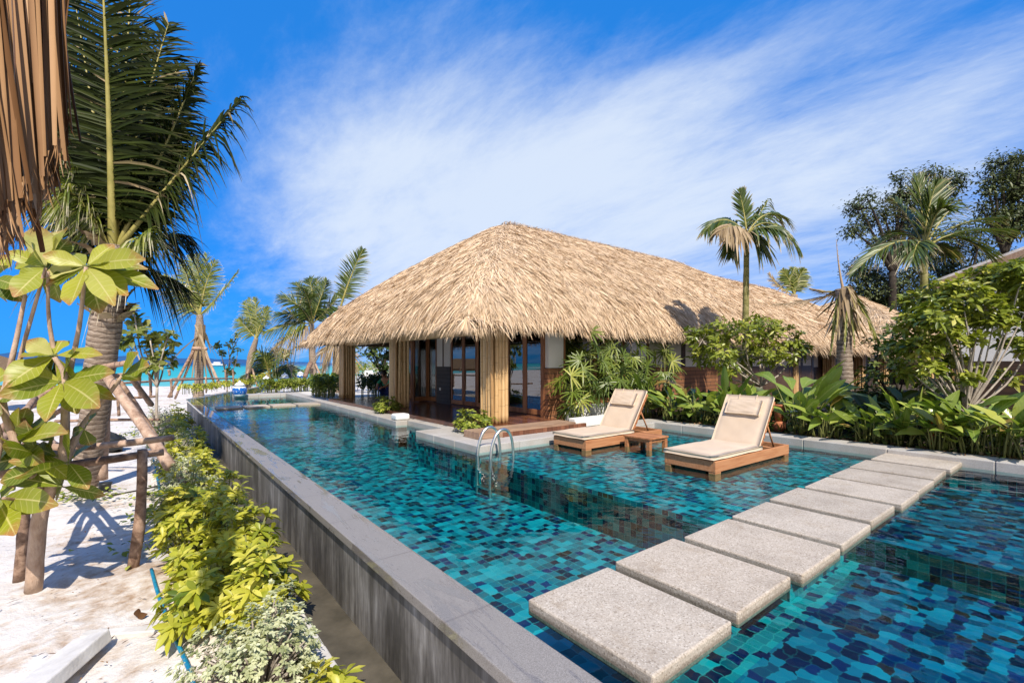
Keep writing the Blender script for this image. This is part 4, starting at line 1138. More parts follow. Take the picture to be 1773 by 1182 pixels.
# ================================================================== PLANTS
def frond(parent, p0, p1, p2, nl=46, ll=.9, lw=.045, hang=.25, face=None, start=.16, leafm='lf_palm', rm='rachis', r0=.03, ang=(70,28), seed=None, name='frond', asym=1.0, segs=5, rag=.12, keep=1.0, wild=1.0):
    """feather leaf: an arching midrib with two ranks of leaflets"""
    g = np.random.default_rng(seed if seed is not None else int(rng.integers(1e9)))
    C = bez(p0,p1,p2,24)
    mb = MB()
    mb.tube(C, np.linspace(r0,r0*.12,24), 7, mi=1)
    T = unit(np.gradient(C,axis=0))
    t = np.linspace(start,.995,nl)
    def interp(A): return np.stack([np.interp(t,np.linspace(0,1,24),A[:,k]) for k in range(3)],-1)
    P, Tt = interp(C), unit(interp(T))
    up = np.array([0,0,1.0]) if face is None else unit(np.asarray(face,float))
    Nn = unit(up-Tt*(Tt@up)[:,None]); S = np.cross(Tt,Nn)
    s = (t-start)/(1-start)
    ln = ll*np.clip(np.sin(math.pi*(.16+.80*s))**.7,.12,1)
    a = np.radians(np.interp(s,[0,1],ang))
    for sg in (1,-1):
        aa = a+g.normal(0,.07*wild,nl)
        d = Tt*np.cos(aa)[:,None]+S*(sg*np.sin(aa))[:,None]+Nn*(.10+g.normal(0,.09*wild,nl))[:,None]
        k = g.random(nl) < keep
        u = Nn+S*(-sg*.5)+g.normal(0,.18*wild,(nl,3))
        mb.leaves(P[k],d[k],u[k],(ln*(1-rag+2*rag*g.random(nl))*(asym if sg<0 else 1))[k],lw*(.7+.5*g.random(nl))[k],[.55,1.0,.9,.6,.08][:segs] if segs==5 else [.6,1,.1],droop=(hang*(.5+.9*g.random(nl)))[k],fold=.35,rnd=np.clip(g.normal(.48,.22,nl),0,1)[k])
    return mb.build(name,[MT[leafm],MT[rm]],parent)
def trunk(parent, pts, rad, n=14, m='trunk', name='trunk', seg=40, jit=.10):
    mb = MB(); P = path(pts,seg); mb.tube(P, np.interp(np.linspace(0,1,seg),np.linspace(0,1,len(rad)),rad)*(1+.012*np.sin(np.arange(seg)*2.2)), n, jitter=jit)
    return mb.build(name, MT[m], parent)

# the big coconut palm, left ----------------------------------------
D0 = 8.0
b = on(148,838,-.74); b = at(148,838,FPX*2.24/(838-HY))
pm = thing('coconut_palm', 'tall coconut palm with dark upright fronds and thick ringed trunk at the left', 'palm', b)
DB = FPX*2.24/(838-HY)
trunk(pm,[at(146,846,DB),at(160,740,8.3),at(176,610,8.1),at(196,480,8.0),at(200,425,8.0)],[.20,.195,.225,.215,.14],18,jit=.16)
# fibrous sheath and old leaf bases
mb = MB()
for k in range(46):
    a = rng.random()*6.28; zz = rng.random()
    c = at(188+rng.normal(0,3),560-zz*150,8.02)
    d = np.array([math.cos(a),math.sin(a),.7+rng.random()])
    mb.leaves([c+unit(np.array([math.cos(a),math.sin(a),0]))*.2],d,[math.cos(a)*.3,math.sin(a)*.3,1],.22+.25*rng.random(),.22,[1,1,.85,.6,.25],droop=.5*rng.random(),fold=.3,wave=.3)
mb.build('leaf_sheath', MT['lf_dead'], pm)
view = -FW*1.0
HF = [ # ctrl, tip, depth of tip, leaflet length, hang, face, options
 ((193,250),(176,-70),7.3,1.18,.10,view+RT*.15,dict(nl=84,lw=.052,r0=.075,ang=(82,58))),
 ((172,250),(128,-10),8.6,1.1,.12,view-RT*.2,dict(nl=80,lw=.05,r0=.05,ang=(80,50))),
 ((228,250),(292,40),8.5,1.05,.15,view+RT*.35,dict(nl=78,lw=.05,r0=.05,ang=(76,46))),
 ((212,220),(228,-40),9.0,1.1,.12,view,dict(nl=78,lw=.05,r0=.05,ang=(80,50))),
 ((270,300),(345,110),8.2,.75,.35,view*.25+RT,dict(nl=64,lw=.045,r0=.045,ang=(50,24))),
 ((285,330),(419,168),7.6,.85,.55,RT*.4-FW*.5+ZZ*.8,dict(nl=66,lw=.045,r0=.05,ang=(58,24),start=.3)),
 ((270,395),(327,410),8.8,.75,.7,ZZ+RT*.2-FW*.3,dict(nl=50,lw=.04,r0=.04)),
 ((240,455),(318,500),8.6,.7,.6,ZZ-FW*.3,dict(nl=50,lw=.04,r0=.04)),
 ((130,330),(98,250),7.8,.9,.45,view*.8-RT*.4,dict(nl=60,lw=.04,r0=.04,leafm='lf_palm_pale')),
 ((140,370),(86,330),8.6,.85,.5,view*.5-RT*.3+ZZ*.5,dict(nl=60,lw=.045,r0=.045)),
 ((135,420),(84,445),8.3,.7,.6,ZZ-FW*.5,dict(nl=50,lw=.04,r0=.04,leafm='lf_palm')),
 ((250,370),(300,260),8.9,.9,.4,view+ZZ*.5,dict(nl=60,lw=.045,r0=.04,leafm='lf_palm')),
 ((225,440),(262,395),7.4,.7,.8,ZZ-FW*.5,dict(nl=46,lw=.035,r0=.035,leafm='lf_palm_pale')),
 ((150,400),(150,320),9.2,1.0,.35,view*.8+ZZ*.3,dict(nl=60,lw=.045,r0=.04,leafm='lf_palm')),
 ((120,300),(112,345),7.4,.75,.7,view*.6-RT*.4+ZZ*.4,dict(nl=46,lw=.035,r0=.035,leafm='lf_palm_pale')),
 ((180,330),(150,120),9.4,1.2,.2,view,dict(nl=70,lw=.055,r0=.045,ang=(80,50))),
 ((165,260),(105,40),9.2,1.15,.2,view-RT*.2,dict(nl=72,lw=.055,r0=.045,ang=(80,50))),
 ((235,300),(310,110),9.2,1.0,.25,view+RT*.3,dict(nl=72,lw=.055,r0=.045,ang=(70,40))),
 ((200,280),(205,10),9.8,1.2,.2,view,dict(nl=74,lw=.06,r0=.045,ang=(80,50))),
 ((250,340),(318,230),8.3,.8,.5,view+ZZ*.3,dict(nl=60,lw=.045,r0=.04,ang=(60,30))),
 ((240,300),(300,130),8.8,.9,.4,view*.6+RT*.6,dict(nl=66,lw=.05,r0=.04,ang=(60,30))),
 ((215,330),(262,150),9.4,1.2,.2,view,dict(nl=70,lw=.055,r0=.045,ang=(80,50))),
]
for i,(c,t,dt,ll,hang,face,kw) in enumerate(HF):
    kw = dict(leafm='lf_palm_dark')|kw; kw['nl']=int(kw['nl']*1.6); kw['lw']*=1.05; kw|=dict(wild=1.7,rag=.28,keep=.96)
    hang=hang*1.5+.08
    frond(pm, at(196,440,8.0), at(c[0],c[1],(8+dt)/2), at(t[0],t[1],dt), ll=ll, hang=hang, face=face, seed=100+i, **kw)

# generic palm from pixels: base, crown, list of (ctrl, tip, depth offset)
def palm(name,label,cat,basez,base,crown,d,rad,fr,ll,lw,nl=40,hang=.4,leafm='lf_palm',tm='trunk',group=None,mid=None,r0=.03,view_w=.5,seed=1,ang=(70,28)):
    b = at(base[0],base[1],d); b[2] = basez
    p = thing(name,label,cat,b,group)
    pts = [b]+([at(mid[0],mid[1],d)] if mid else [])+[at(crown[0],crown[1],d)]
    trunk(p,pts,rad,12,tm)
    for i,f in enumerate(fr):
        c,t,do = f[:3]; kw = f[3] if len(f)>3 else {}
        kw = dict(ll=ll,lw=lw,nl=nl,hang=hang,leafm=leafm,r0=r0,ang=ang)|kw
        frond(p, at(crown[0],crown[1]+1,d), at(c[0],c[1],d+do*.5), at(t[0],t[1],d+do), face=kw.pop('face',view*view_w+ZZ*.7), seed=seed*50+i, **kw)
    return p
GB = 'coconut palms on the beach'
p = palm('coconut_palm','staked young palm with bare fan of upright fronds at the pool corner','palm',-.7,(344,692),(346,545),26,[.30,.21,.23,.25,.15],[
 ((342,500),(343,440),.5,dict(face=view)),((350,500),(372,452),0,dict(face=view+RT*.3)),((375,520),(412,470),-1,dict(ll=1.0)),((330,510),(318,455),0,dict(face=view)),
 ((352,500),(358,440),1,dict(face=view)),((325,520),(285,478),-.5),((330,505),(296,500),1),((337,490),(330,442),1,dict(face=view)),((320,540),(298,492),.6,dict(leafm='lf_palm_pale',hang=.9))],
 1.15,.06,44,.35,'lf_palm_pale',seed=2,r0=.06,group=GB)
mb=MB()
for k in range(14):
    c=at(345+rng.normal(0,4),560+rng.random()*30,25.8); mb.leaves([c],unit(np.array([rng.normal(),rng.normal(),-1.6])),[0,0,1.],1.0+1.8*rng.random(),.14,[.6,1,.9,.5,.1],droop=.3,fold=.4)
mb.build('dead_frond',MT['lf_dead'],p)
palm('coconut_palm','slim young palm with one frond leaning right, second along the beach','palm',-.7,(428,682),(444,585),33,[.24,.18,.24,.14],[
 ((436,555),(424,522),.5,dict(face=view)),((444,550),(442,516),0,dict(face=view)),((450,560),(464,532),0,dict(face=view)),((428,570),(414,552),0,dict(face=view)),((440,550),(432,516),1,dict(face=view)),((455,570),(466,540),-1)],
 1.0,.06,40,.35,'lf_palm_pale',mid=(432,630),seed=3,r0=.05,group=GB)
palm('coconut_palm','full green coconut palm with spreading crown against the thatched eave','palm',-.3,(547,658),(540,560),29,[.27,.2,.2,.13],[
 ((545,510),(535,482),.8,dict(face=view)),((555,515),(566,487),0),((575,530),(590,508),0),((520,520),(485,515),-1),((515,540),(478,545),0),((510,555),(460,575),-1,dict(leafm='lf_palm_pale',hang=.7)),
 ((530,510),(512,490),1),((560,540),(585,535),1),((520,570),(480,600),-1,dict(leafm='lf_dead',hang=.7)),((550,500),(548,482),1.5,dict(face=view)),((515,530),(500,560),1),((540,520),(524,500),-1.5)],
 1.25,.07,50,.35,'lf_palm',mid=(541,620),seed=4,r0=.05,group=GB)
palm('coconut_palm','short bushy young palm arching over the far jars','palm',-.5,(465,668),(465,648),34,[.2,.18,.15],[
 ((462,615),(443,609),-1,dict(leafm='lf_palm_pale')),((475,615),(500,612),-1),((485,630),(510,640),0),((450,630),(436,645),0),((440,640),(430,655),-1),((472,610),(488,604),1),((480,640),(505,652),1),((466,615),(468,610),1,dict(face=view))],
 1.3,.08,40,.5,'lf_palm',seed=5,r0=.06,group=GB)
palm('coconut_palm','single upright frond of a palm hidden behind the villa roof','palm',0,(585,640),(590,530),24,[.15,.14,.14],[
 ((603,485),(628,432),0,dict(face=view+RT*.2)),((598,500),(606,468),.5,dict(leafm='lf_palm_pale',nl=20,ll=.5))],1.0,.06,50,.25,'lf_palm',seed=6,r0=.06,group=GB)
p = palm('coconut_palm','dark trunked palm with hanging dead fronds left of the first bamboo column','palm',.05,(583,668),(590,600),22.5,[.34,.30,.30,.26],[
 ((575,590),(556,612),-.5,dict(leafm='lf_dead',hang=.9)),((600,595),(606,640),-.5,dict(leafm='lf_dead',hang=.9)),((580,580),(562,640),.5,dict(leafm='lf_dead',hang=.9)),((595,590),(612,600),0)],.8,.06,36,.6,'lf_palm',seed=7,group=GB)

# right side palms ---------------------------------------------------
p = palm('areca_palm','slender areca palm with drooping mop of fronds above the flowering tree','palm',.1,(1290,700),(1293,405),12.2,[.085,.08,.075,.06],[
 ((1288,360),(1280,332),0,dict(face=view,hang=.1,ll=.45)),((1255,360),(1222,398),-.3),((1258,370),(1240,385),.6),((1335,355),(1384,436),-.3),((1320,360),(1345,372),.8),((1310,380),(1330,345),.9),
 ((1270,385),(1266,440),.1,dict(ll=.5)),((1275,380),(1245,400),-.6,dict(leafm='lf_dead')),((1285,390),(1262,410),-.7,dict(leafm='lf_dead',hang=.8)),((1320,385),(1352,400),-.7),((1305,400),(1318,425),-.2),((1325,350),(1362,380),.3)],
 .58,.075,20,.8,'lf_palm','trunk_green',mid=(1291,560),seed=8,r0=.028,ang=(55,20))
p = palm('areca_palm','areca palm with green crownshaft and long arching fronds in front of the dark trees','palm',.1,(1601,720),(1600,430),10.5,[.10,.095,.085,.075,.06],[
 ((1597,360),(1588,308),.2,dict(face=view,hang=.1)),((1603,360),(1622,318),0,dict(face=view,hang=.15)),((1630,370),(1660,352),.5),((1650,390),(1752,398),-.3,dict(nl=28)),((1640,380),(1738,375),.8,dict(nl=28)),((1660,385),(1722,452),-.4),
 ((1560,390),(1480,470),-.4,dict(nl=28)),((1570,380),(1510,435),.5),((1575,370),(1545,345),.8),((1610,360),(1648,322),1),((1590,400),(1580,450),-.6),((1615,410),(1640,440),.8),((1580,390),(1550,405),1),((1620,350),(1640,362),-.5)],
 .70,.05,24,.45,'lf_palm','trunk_green',mid=(1600,560),seed=9,r0=.03,ang=(45,14),view_w=.2)
p = palm('coconut_palm','topped coconut trunk with dead fronds hanging down its sides','palm',.1,(1466,712),(1460,500),10.2,[.19,.15,.145,.165,.15],[
 ((1446,520),(1438,612),-.3,dict(ll=.16)),((1486,505),(1530,620),-.3,dict(ll=.30,leafm='lf_palm_pale')),((1474,520),(1479,600),-.4,dict(ll=.12)),((1452,470),(1448,415),.0,dict(ll=.05,leafm='lf_dead',nl=10,rm='rachis_dry')),
 ((1415,525),(1340,528),.8,dict(leafm='lf_dead',ll=.28,rm='rachis_dry',hang=.25,ang=(50,25))),((1440,510),(1404,500),.4,dict(leafm='lf_dead',ll=.25)),((1472,480),(1488,570),-.4,dict(leafm='lf_dead',ll=.2)),((1452,520),(1447,590),-.4,dict(leafm='lf_dead',ll=.12)),((1480,495),(1508,560),.3,dict(ll=.2,leafm='lf_dead')),((1466,520),(1462,610),-.45,dict(ll=.14))],
 .3,.035,26,.35,'lf_palm_pale',mid=(1462,600),seed=10,r0=.03,ang=(22,8))
mb=MB()
for k in range(46):
    a=rng.random()*6.28; c=at(1461,492+rng.random()*60,10.2); o=np.array([math.cos(a),math.sin(a),0])
    mb.leaves([c+o*.12],o*.35+np.array([0,0,-.9+.7*rng.random()]),o,.3+.5*rng.random(),.08,[.7,1,.9,.5,.1],droop=.1,fold=.4)
mb.build('leaf_sheath',MT['lf_dead'],p)
palm('coconut_palm','palm crown peeking over the second thatched roof','palm',0,(1372,600),(1375,510),38,[.3,.25,.25],[
 ((1370,485),(1355,468),0,dict(face=view)),((1378,485),(1392,466),0,dict(face=view)),((1385,490),(1397,478),1),((1365,490),(1352,482),1),((1374,480),(1374,464),.5,dict(face=view)),((1340,495),(1332,475),0,dict(leafm='lf_dead'))],1.0,.1,40,.25,'lf_palm_pale',seed=11,r0=.06)

# clumps of leaf whorls ----------------------------------------------
def shrub(name,label,cat,c,rx,ry,h,kind,n=80,group=None,seed=0,leafm='lf_yellow',ll=.13,lw=.05,nw=8,name2='foliage'):
    g = np.random.default_rng(seed+11); c = np.asarray(c,float)
    s = thing(name,label,cat,c,group)
    d = unit(g.normal(size=(n,3))+np.array([0,0,.45])); d[:,2] = np.abs(d[:,2])*np.where(g.random(n)<.15,-.25,1)
    k = (.62+.42*g.random(n)**.7)*(1+.16*np.sin(d[:,0]*5+seed)+.12*np.sin(d[:,1]*7+seed*2))
    P = c+np.stack([rx*d[:,0],ry*d[:,1],h*(.30+.66*d[:,2])],-1)*k[:,None]
    mb = MB()
    for i in range(0,n,2):
        st = path([c+np.array([d[i,0]*rx*.15,d[i,1]*ry*.15,0]), c+(P[i]-c)*.5+np.array([0,0,.02]), c+(P[i]-c)*(.86 if kind=='grey' else 1)],7)
        mb.tube(st,np.linspace(.011,.005,7)*(h/.6),5)
    mb.build('stems',MT['stem'] if kind!='grey' else MT['bark_pale'],s)
    mb = MB()
    ax = unit(d*.75+np.array([0,0,.75])+g.normal(0,.22,(n,3)))
    rep = nw
    A = np.repeat(ax,rep,0); PP = np.repeat(P,rep,0); ph = np.tile(np.linspace(0,6.283,rep,endpoint=False),n)+np.repeat(g.random(n)*6,rep)+g.normal(0,.18,n*rep)
    r1 = unit(np.cross(A,np.array([.31,.2,.93]))); r2 = np.cross(A,r1)
    out = r1*np.cos(ph)[:,None]+r2*np.sin(ph)[:,None]
    tilt = g.uniform(.15,.85,n*rep)
    D = unit(out+A*tilt[:,None])
    rn = np.clip(np.repeat(g.normal(.52,.2,n),rep)+g.normal(0,.12,n*rep)+.18*(A[:,2]-.5),0,1)
    mb.leaves(PP+A*(g.random(n*rep)*.03)[:,None],D,A+.25*g.normal(size=A.shape),ll*(.6+.6*g.random(n*rep)),lw*(.7+.5*g.random(n*rep)),[.12,.55,.95,.9,.1] if kind!='grey' else PROF_SM,droop=.25,fold=.3,rnd=rn)
    mb.build(name2,MT[leafm],s)
    return s
HB = 'low shrubs planted along the foot of the pool wall'
hedge = [ # x, y, rx, ry, h, kind, label
 (.60,3.42,.38,.36,.60,'grey','silvery grey leaved round bush at the bottom, nearest the camera'),
 (.88,2.98,.17,.18,.28,'yellow','small sprig of glossy green leaves beside the silvery bush at the bottom edge'),
 (.72,4.22,.27,.30,.74,'yellow','bright yellow green whorled shrub directly behind the silvery bush'),
 (.38,4.65,.27,.34,.52,'yellow','spreading lime shrub next to the blue hose'),
 (.72,5.15,.27,.38,.82,'yellow','tall lime green shrub leaning over the pale kerb'),
 (.44,5.85,.30,.4,.78,'yellow','dense yellow green shrub in the middle of the row'),
 (.74,6.5,.25,.4,.80,'yellow','upright yellow shrub against the stained pool wall'),
 (.42,7.2,.32,.4,.72,'yellow','darker green based lime shrub just before the second silvery bush'),
 (.50,8.4,.38,.45,.75,'grey','second silvery grey bush, half way along the row'),
 (.76,9.2,.26,.5,.76,'yellow','yellow shrub just past the second silvery bush'),
 (.55,10.4,.36,.5,.78,'yellow','golden shrub behind the end of the timber rail'),
 (.45,11.9,.38,.5,.78,'grey','third silvery shrub, beyond the timber rails'),
 (.85,12.6,.3,.6,.72,'yellow','low golden shrub against the wall beyond the rails'),
 (.55,14.2,.4,.6,.80,'yellow','golden shrub near the far corner of the wall'),
 (.50,16.2,.42,.7,.75,'grey','silver green shrub near the far wall corner'),
 (.85,18.0,.35,.7,.78,'yellow','yellow shrub beside the far wall corner'),
 (.40,20.2,.45,.8,.72,'grey','farthest silver green shrub past the staked palm')]
for i,(x,y,rx,ry,h,k,lab) in enumerate(hedge):
    far = y > 9
    z = -.70
    if k == 'grey': shrub('silver_bush',lab,'shrub',(x,y,z),rx,ry,h,'grey',760 if not far else 320,HB,i,'lf_grey',.036,.017,9)
    else: shrub('yellow_shrub',lab,'shrub',(x,y,z),rx,ry,h,'yellow',(105 if h>.4 else 16) if not far else 90,HB,i,'lf_yellow',.135 if not far else .12,.046 if not far else .045,8)
# hedges by the villa and beyond the pool
GH = 'clipped hedges at the far end of the pool'
def hedge_block(lab,a,b,wd,h,seed,n=320,m='lf_hedge'):
    a,b = np.asarray(a,float),np.asarray(b,float); c=(a+b)/2; c[2]=.07
    g=np.random.default_rng(seed); s=thing('hedge',lab,'hedge',c,GH)
    t=g.random(n); side=unit(np.cross(b-a,ZZ)); P=a+(b-a)*t[:,None]+side*(g.uniform(-1,1,n)*wd)[:,None]; P[:,2]=.07+h*(.25+.8*g.random(n)**.5)*(1+.12*np.sin(t*17))
    mb=MB(); core=(a+b)/2
    ax=unit(g.normal(0,.5,(n,3))+np.array([0,0,.8])-FW*.4); rep=7
    A=np.repeat(ax,rep,0); PP=np.repeat(P,rep,0)+g.normal(0,.03,(n*rep,3)); D=unit(g.normal(size=(n*rep,3))+A*.9)
    mb.leaves(PP,D,A,.11*(.6+.7*g.random(n*rep)),.055,PROF_SM,droop=.2,fold=.2,rnd=np.clip(np.repeat(g.normal(.5,.22,n),rep),0,1)); mb.build('foliage',MT[m],s)
    mb=MB()
    for k in range(0,n,6): mb.tube([np.array([P[k,0],P[k,1],.05]),P[k]],.012,4)
    mb.build('stems',MT['stem'],s); return s
hedge_block('long clipped hedge behind the pale far coping',(4.3,24.2,0),(6.6,25.0,0),.42,.55,1,420)
hedge_block('dark clipped hedge at the foot of the first bamboo column',(5.75,19.3,0),(6.3,21.8,0),.5,.8,2,520)
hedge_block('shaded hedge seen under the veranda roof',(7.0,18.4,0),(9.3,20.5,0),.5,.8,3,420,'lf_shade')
hedge_block('sunlit hedge beyond the white garden chairs',(10.5,31,0),(15,35,0),.9,1.3,4,420)
hedge_block('low hedge beside the last jar on the far terrace',(11.0,46,0),(14.5,50,0),.6,.7,5,220)
hedge_block('low golden planting between the palms along the far wall',(*farp(2,-.8),0),(*farp(12,-.8),0),.5,.35,6,300,'lf_yellow')
hedge_block('low golden planting farther along the far wall under the small palm',(*farp(13,-.9),0),(*farp(26,-.9),0),.6,.5,7,300,'lf_yellow')
for i,(p,lab) in enumerate((((5.3,12.35,.1),'small leafy shrub at the foot of the second bamboo column'),((5.2,7.85,.1),'small leafy shrub at the foot of the nearest bamboo column'))):
    shrub('potted_shrub',lab,'shrub',p,.36,.42,.42,'yellow',90,'small shrubs at the feet of the columns',40+i,'lf_hedge',.11,.042,7)

# big leaved ginger and heliconia clumps -----------------------------
def ginger(label,base,h,n,ll,lw,seed,spread=.5,m='lf_ginger',name='ginger_plant',group='broad leaved ginger plants along the back coping'):
    g=np.random.default_rng(seed); base=np.asarray(base,float); s=thing(name,label,'plant',base,group)
    st=MB(); lf=MB()
    for i in range(n):
        a=g.random()*6.28; rr=.22*g.random()**.5
        b=base+np.array([math.cos(a)*rr,math.sin(a)*rr,0]); lean=spread*(.2+.9*g.random()); a2=a+g.normal(0,.6)
        hh=h*(.30+.70*g.random()**.7); up_=g.random()
        top=b+np.array([math.cos(a2)*lean*hh*.35,math.sin(a2)*lean*hh*.35,hh*(.30+.22*up_)])
        C=path([b,(b+top)/2+np.array([0,0,.05*hh]),top],7); st.tube(C,np.linspace(.014,.007,7),6)
        e=.25+1.5*up_*g.random()**.5+.15
        d=unit(np.array([math.cos(a2),math.sin(a2),e]))
        lf.leaves([top-d*.02],d,[-math.cos(a2)*.8+g.normal(0,.45)-FW[0]*.4,-math.sin(a2)*.8+g.normal(0,.45)-FW[1]*.4,.6],ll*(.65+.6*g.random())*(.8+.3*up_),lw*(.65+.6*g.random()),PROF_LANCE,droop=.10+.5*g.random()**1.5,fold=.15+.2*g.random(),rnd=np.clip(g.normal(.52,.27),0,1),curl=g.normal(0,.10),wave=.14)
    st.build('stems',MT['stem'],s); lf.build('foliage',MT[m],s); return s
gl=[ # px, X, h, n, leaf length, width, label
 (1112,9.98,1.55,17,.62,.17,'tall broad leaved plant directly behind the first lounger backrest'),
 (1165,10.05,1.05,22,.48,.12,'dense ginger clump between the two lounger backrests, on the left'),
 (1215,10.1,1.2,22,.55,.14,'dense ginger clump midway between the lounger backrests'),
 (1262,10.0,1.15,20,.58,.15,'ginger clump just left of the second lounger backrest'),
 (1300,10.25,1.2,18,.55,.15,'ginger clump under the white branched flowering tree'),
 (1385,10.1,1.65,16,.70,.20,'tallest paddle leaved clump right of the second lounger'),
 (1432,10.0,1.0,20,.5,.14,'ginger clump left of the topped palm trunk base'),
 (1500,10.0,.85,18,.45,.12,'low ginger clump in front of the topped palm trunk'),
 (1556,10.05,1.05,20,.5,.13,'heliconia clump left of the hanging red flower'),
 (1618,10.0,1.0,16,.5,.13,'heliconia clump carrying the hanging red flower'),
 (1672,10.05,1.15,16,.62,.15,'broad leaved clump right of the red flower'),
 (1728,10.0,1.05,18,.6,.15,'dark broad leaved clump near the right edge'),
 (1790,10.0,1.1,16,.6,.15,'rightmost broad leaved clump at the picture edge')]
for i,(px,X,h,n,ll,lw,lab) in enumerate(gl): ginger(lab,onx(px,X,.1),h*1.22,n+10,ll*1.22,lw*1.22,300+i)
for i,(px,X,h) in enumerate(((1140,10.8,1.2),(1190,11.0,1.1),(1250,11.2,1.1),(1350,11.0,1.25),(1440,11.3,1.2),(1530,11.0,1.2),(1590,11.2,1.35),(1650,11.3,1.2),(1710,11.2,1.2),(1490,12.5,1.2),(1560,13,1.3))):
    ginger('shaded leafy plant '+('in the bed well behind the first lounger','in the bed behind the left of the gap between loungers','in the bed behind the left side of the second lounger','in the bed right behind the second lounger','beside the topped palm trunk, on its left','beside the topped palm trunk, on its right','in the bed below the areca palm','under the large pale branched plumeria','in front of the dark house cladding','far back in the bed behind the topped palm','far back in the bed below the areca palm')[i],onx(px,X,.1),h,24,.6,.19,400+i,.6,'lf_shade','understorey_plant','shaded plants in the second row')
# low ground cover filling the bed
g=np.random.default_rng(5); n=2600
y=g.uniform(-3,6.6,n); x=g.uniform(9.8,11.6,n); mb=MB()
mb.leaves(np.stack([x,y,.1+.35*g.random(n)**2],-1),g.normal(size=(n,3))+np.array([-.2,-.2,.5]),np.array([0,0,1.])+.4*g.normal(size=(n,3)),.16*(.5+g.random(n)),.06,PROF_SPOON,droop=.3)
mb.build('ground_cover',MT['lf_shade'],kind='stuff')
# spent brown leaves lying along the back coping and bed edge
n=90; y=g.uniform(-2,6.3,n); mb=MB()
mb.leaves(np.stack([g.uniform(9.5,9.95,n),y,np.full(n,.14)],-1),np.stack([g.normal(size=n),g.normal(size=n),.1+.2*g.random(n)],-1),np.array([0,0,1.])+.3*g.normal(size=(n,3)),.05+.10*g.random(n)**2,.03,PROF_SM,droop=.1,fold=.5,rnd=g.random(n)); mb.build('leaf_litter',MT['dry_leaf'],kind='stuff')
# hanging lobster claw flower
hp=onx(1612,9.82,.1); r=thing('heliconia_flower','hanging orange red lobster claw flower over the coping','flower',hp)
top=at(1618,722,np.dot(hp-np.array([0,0,CAMZ]),FW)); 
mb=MB(); mb.tube(path([hp,hp+np.array([.05,.02,.55]),top+np.array([0,0,.06]),top],12),.008,6); mb.build('stem',MT['stem'],r)
bot=at(1613,770,np.dot(hp-np.array([0,0,CAMZ]),FW)); ax=bot-top
MT['bract']=mat_leaf('red_bract',[(0.0,(0.45,0.05,0.02)),(1.0,(0.62,0.11,0.04))],.2,.4,tip=(0.75,0.42,0.05))
mb=MB()
for k in range(11):
    sd=RT*(1 if k%2 else -1); mb.leaves([top+ax*(k/10.5)],sd*.9-ZZ*.25-FW*.1,ZZ-FW*.5,.075-.003*k,.05,[.5,1,.8,.4,.05],droop=.2,fold=.9,rnd=.3+.05*k)
mb.build('bracts',MT['bract'],r)

# fan palms (rhapis) --------------------------------------------------
def rhapis(label,c,n,hmax,seed,spread=.45):
    g=np.random.default_rng(seed); c=np.asarray(c,float); s=thing('fan_palm',label,'palm',c,'fan palms in front of the villa windows'); st=MB(); lf=MB()
    for i in range(n):
        a=g.random()*6.28; r0=spread*.6*g.random()**.5; b=c+np.array([math.cos(a)*r0,math.sin(a)*r0*.5,0])
        h=hmax*(.55+.45*(i+.5)/n); top=b+np.array([math.cos(a)*spread*.7*g.random(),math.sin(a)*spread*.3*g.random(),h])
        C=path([b,(b+top)/2+g.normal(0,.04,3)*np.array([1,1,0]),top],8); st.tube(C,.010,6)
        for f in range(5):
            t=1-.085*f-.05*g.random(); p=b+(top-b)*t; az=g.random()*6.28; el=.9-.30*f
            pd=unit(np.array([math.cos(az),math.sin(az),el])); pe=p+pd*(.16+.14*g.random()); st.tube([p,p+pd*.1,pe],.004,4)
            nf=9; nrm=unit(np.array([math.cos(az)*.55,math.sin(az)*.55,.5])+g.normal(0,.3,3)-FW*.55); rad=np.array([math.cos(az),math.sin(az),.55-.3*f]); out=unit(rad-nrm*np.dot(rad,nrm)); sd=np.cross(nrm,out)
            ph=np.linspace(-1.75,1.75,nf)+g.normal(0,.09,nf)
            D=out*np.cos(ph)[:,None]+sd*np.sin(ph)[:,None]+nrm*.10
            lf.leaves(np.repeat(pe[None],nf,0),D,np.repeat(nrm[None],nf,0)+g.normal(0,.12,(nf,3)),(.30+.14*g.random())*(1-.15*np.abs(ph)/1.7),.036,[.35,.9,1,.85,.35],droop=.10+.22*g.random(),fold=.3,rnd=np.clip(g.normal(.5,.24)+g.normal(0,.08,nf)-.05*f,0,1))
    st.build('stems',MT['stem'],s); lf.build('foliage',MT['lf_rhapis'],s); return s
rhapis('fan palm clump at the brick corner of the villa',(8.15,7.55,.1),4,2.1,1)
rhapis('fan palm clump behind the first lounger, second from the brick corner',(8.95,7.5,.1),5,2.15,2)
rhapis('third fan palm clump before the wide villa window',(9.9,7.45,.1),4,1.95,3)
rhapis('fan palm clump nearest the white villa panels',(10.9,7.4,.1),4,1.9,4)
rhapis('slim fan palm with one low yellow leaf beside the veranda step',(7.75,7.5,.1),3,1.1,5,.3)

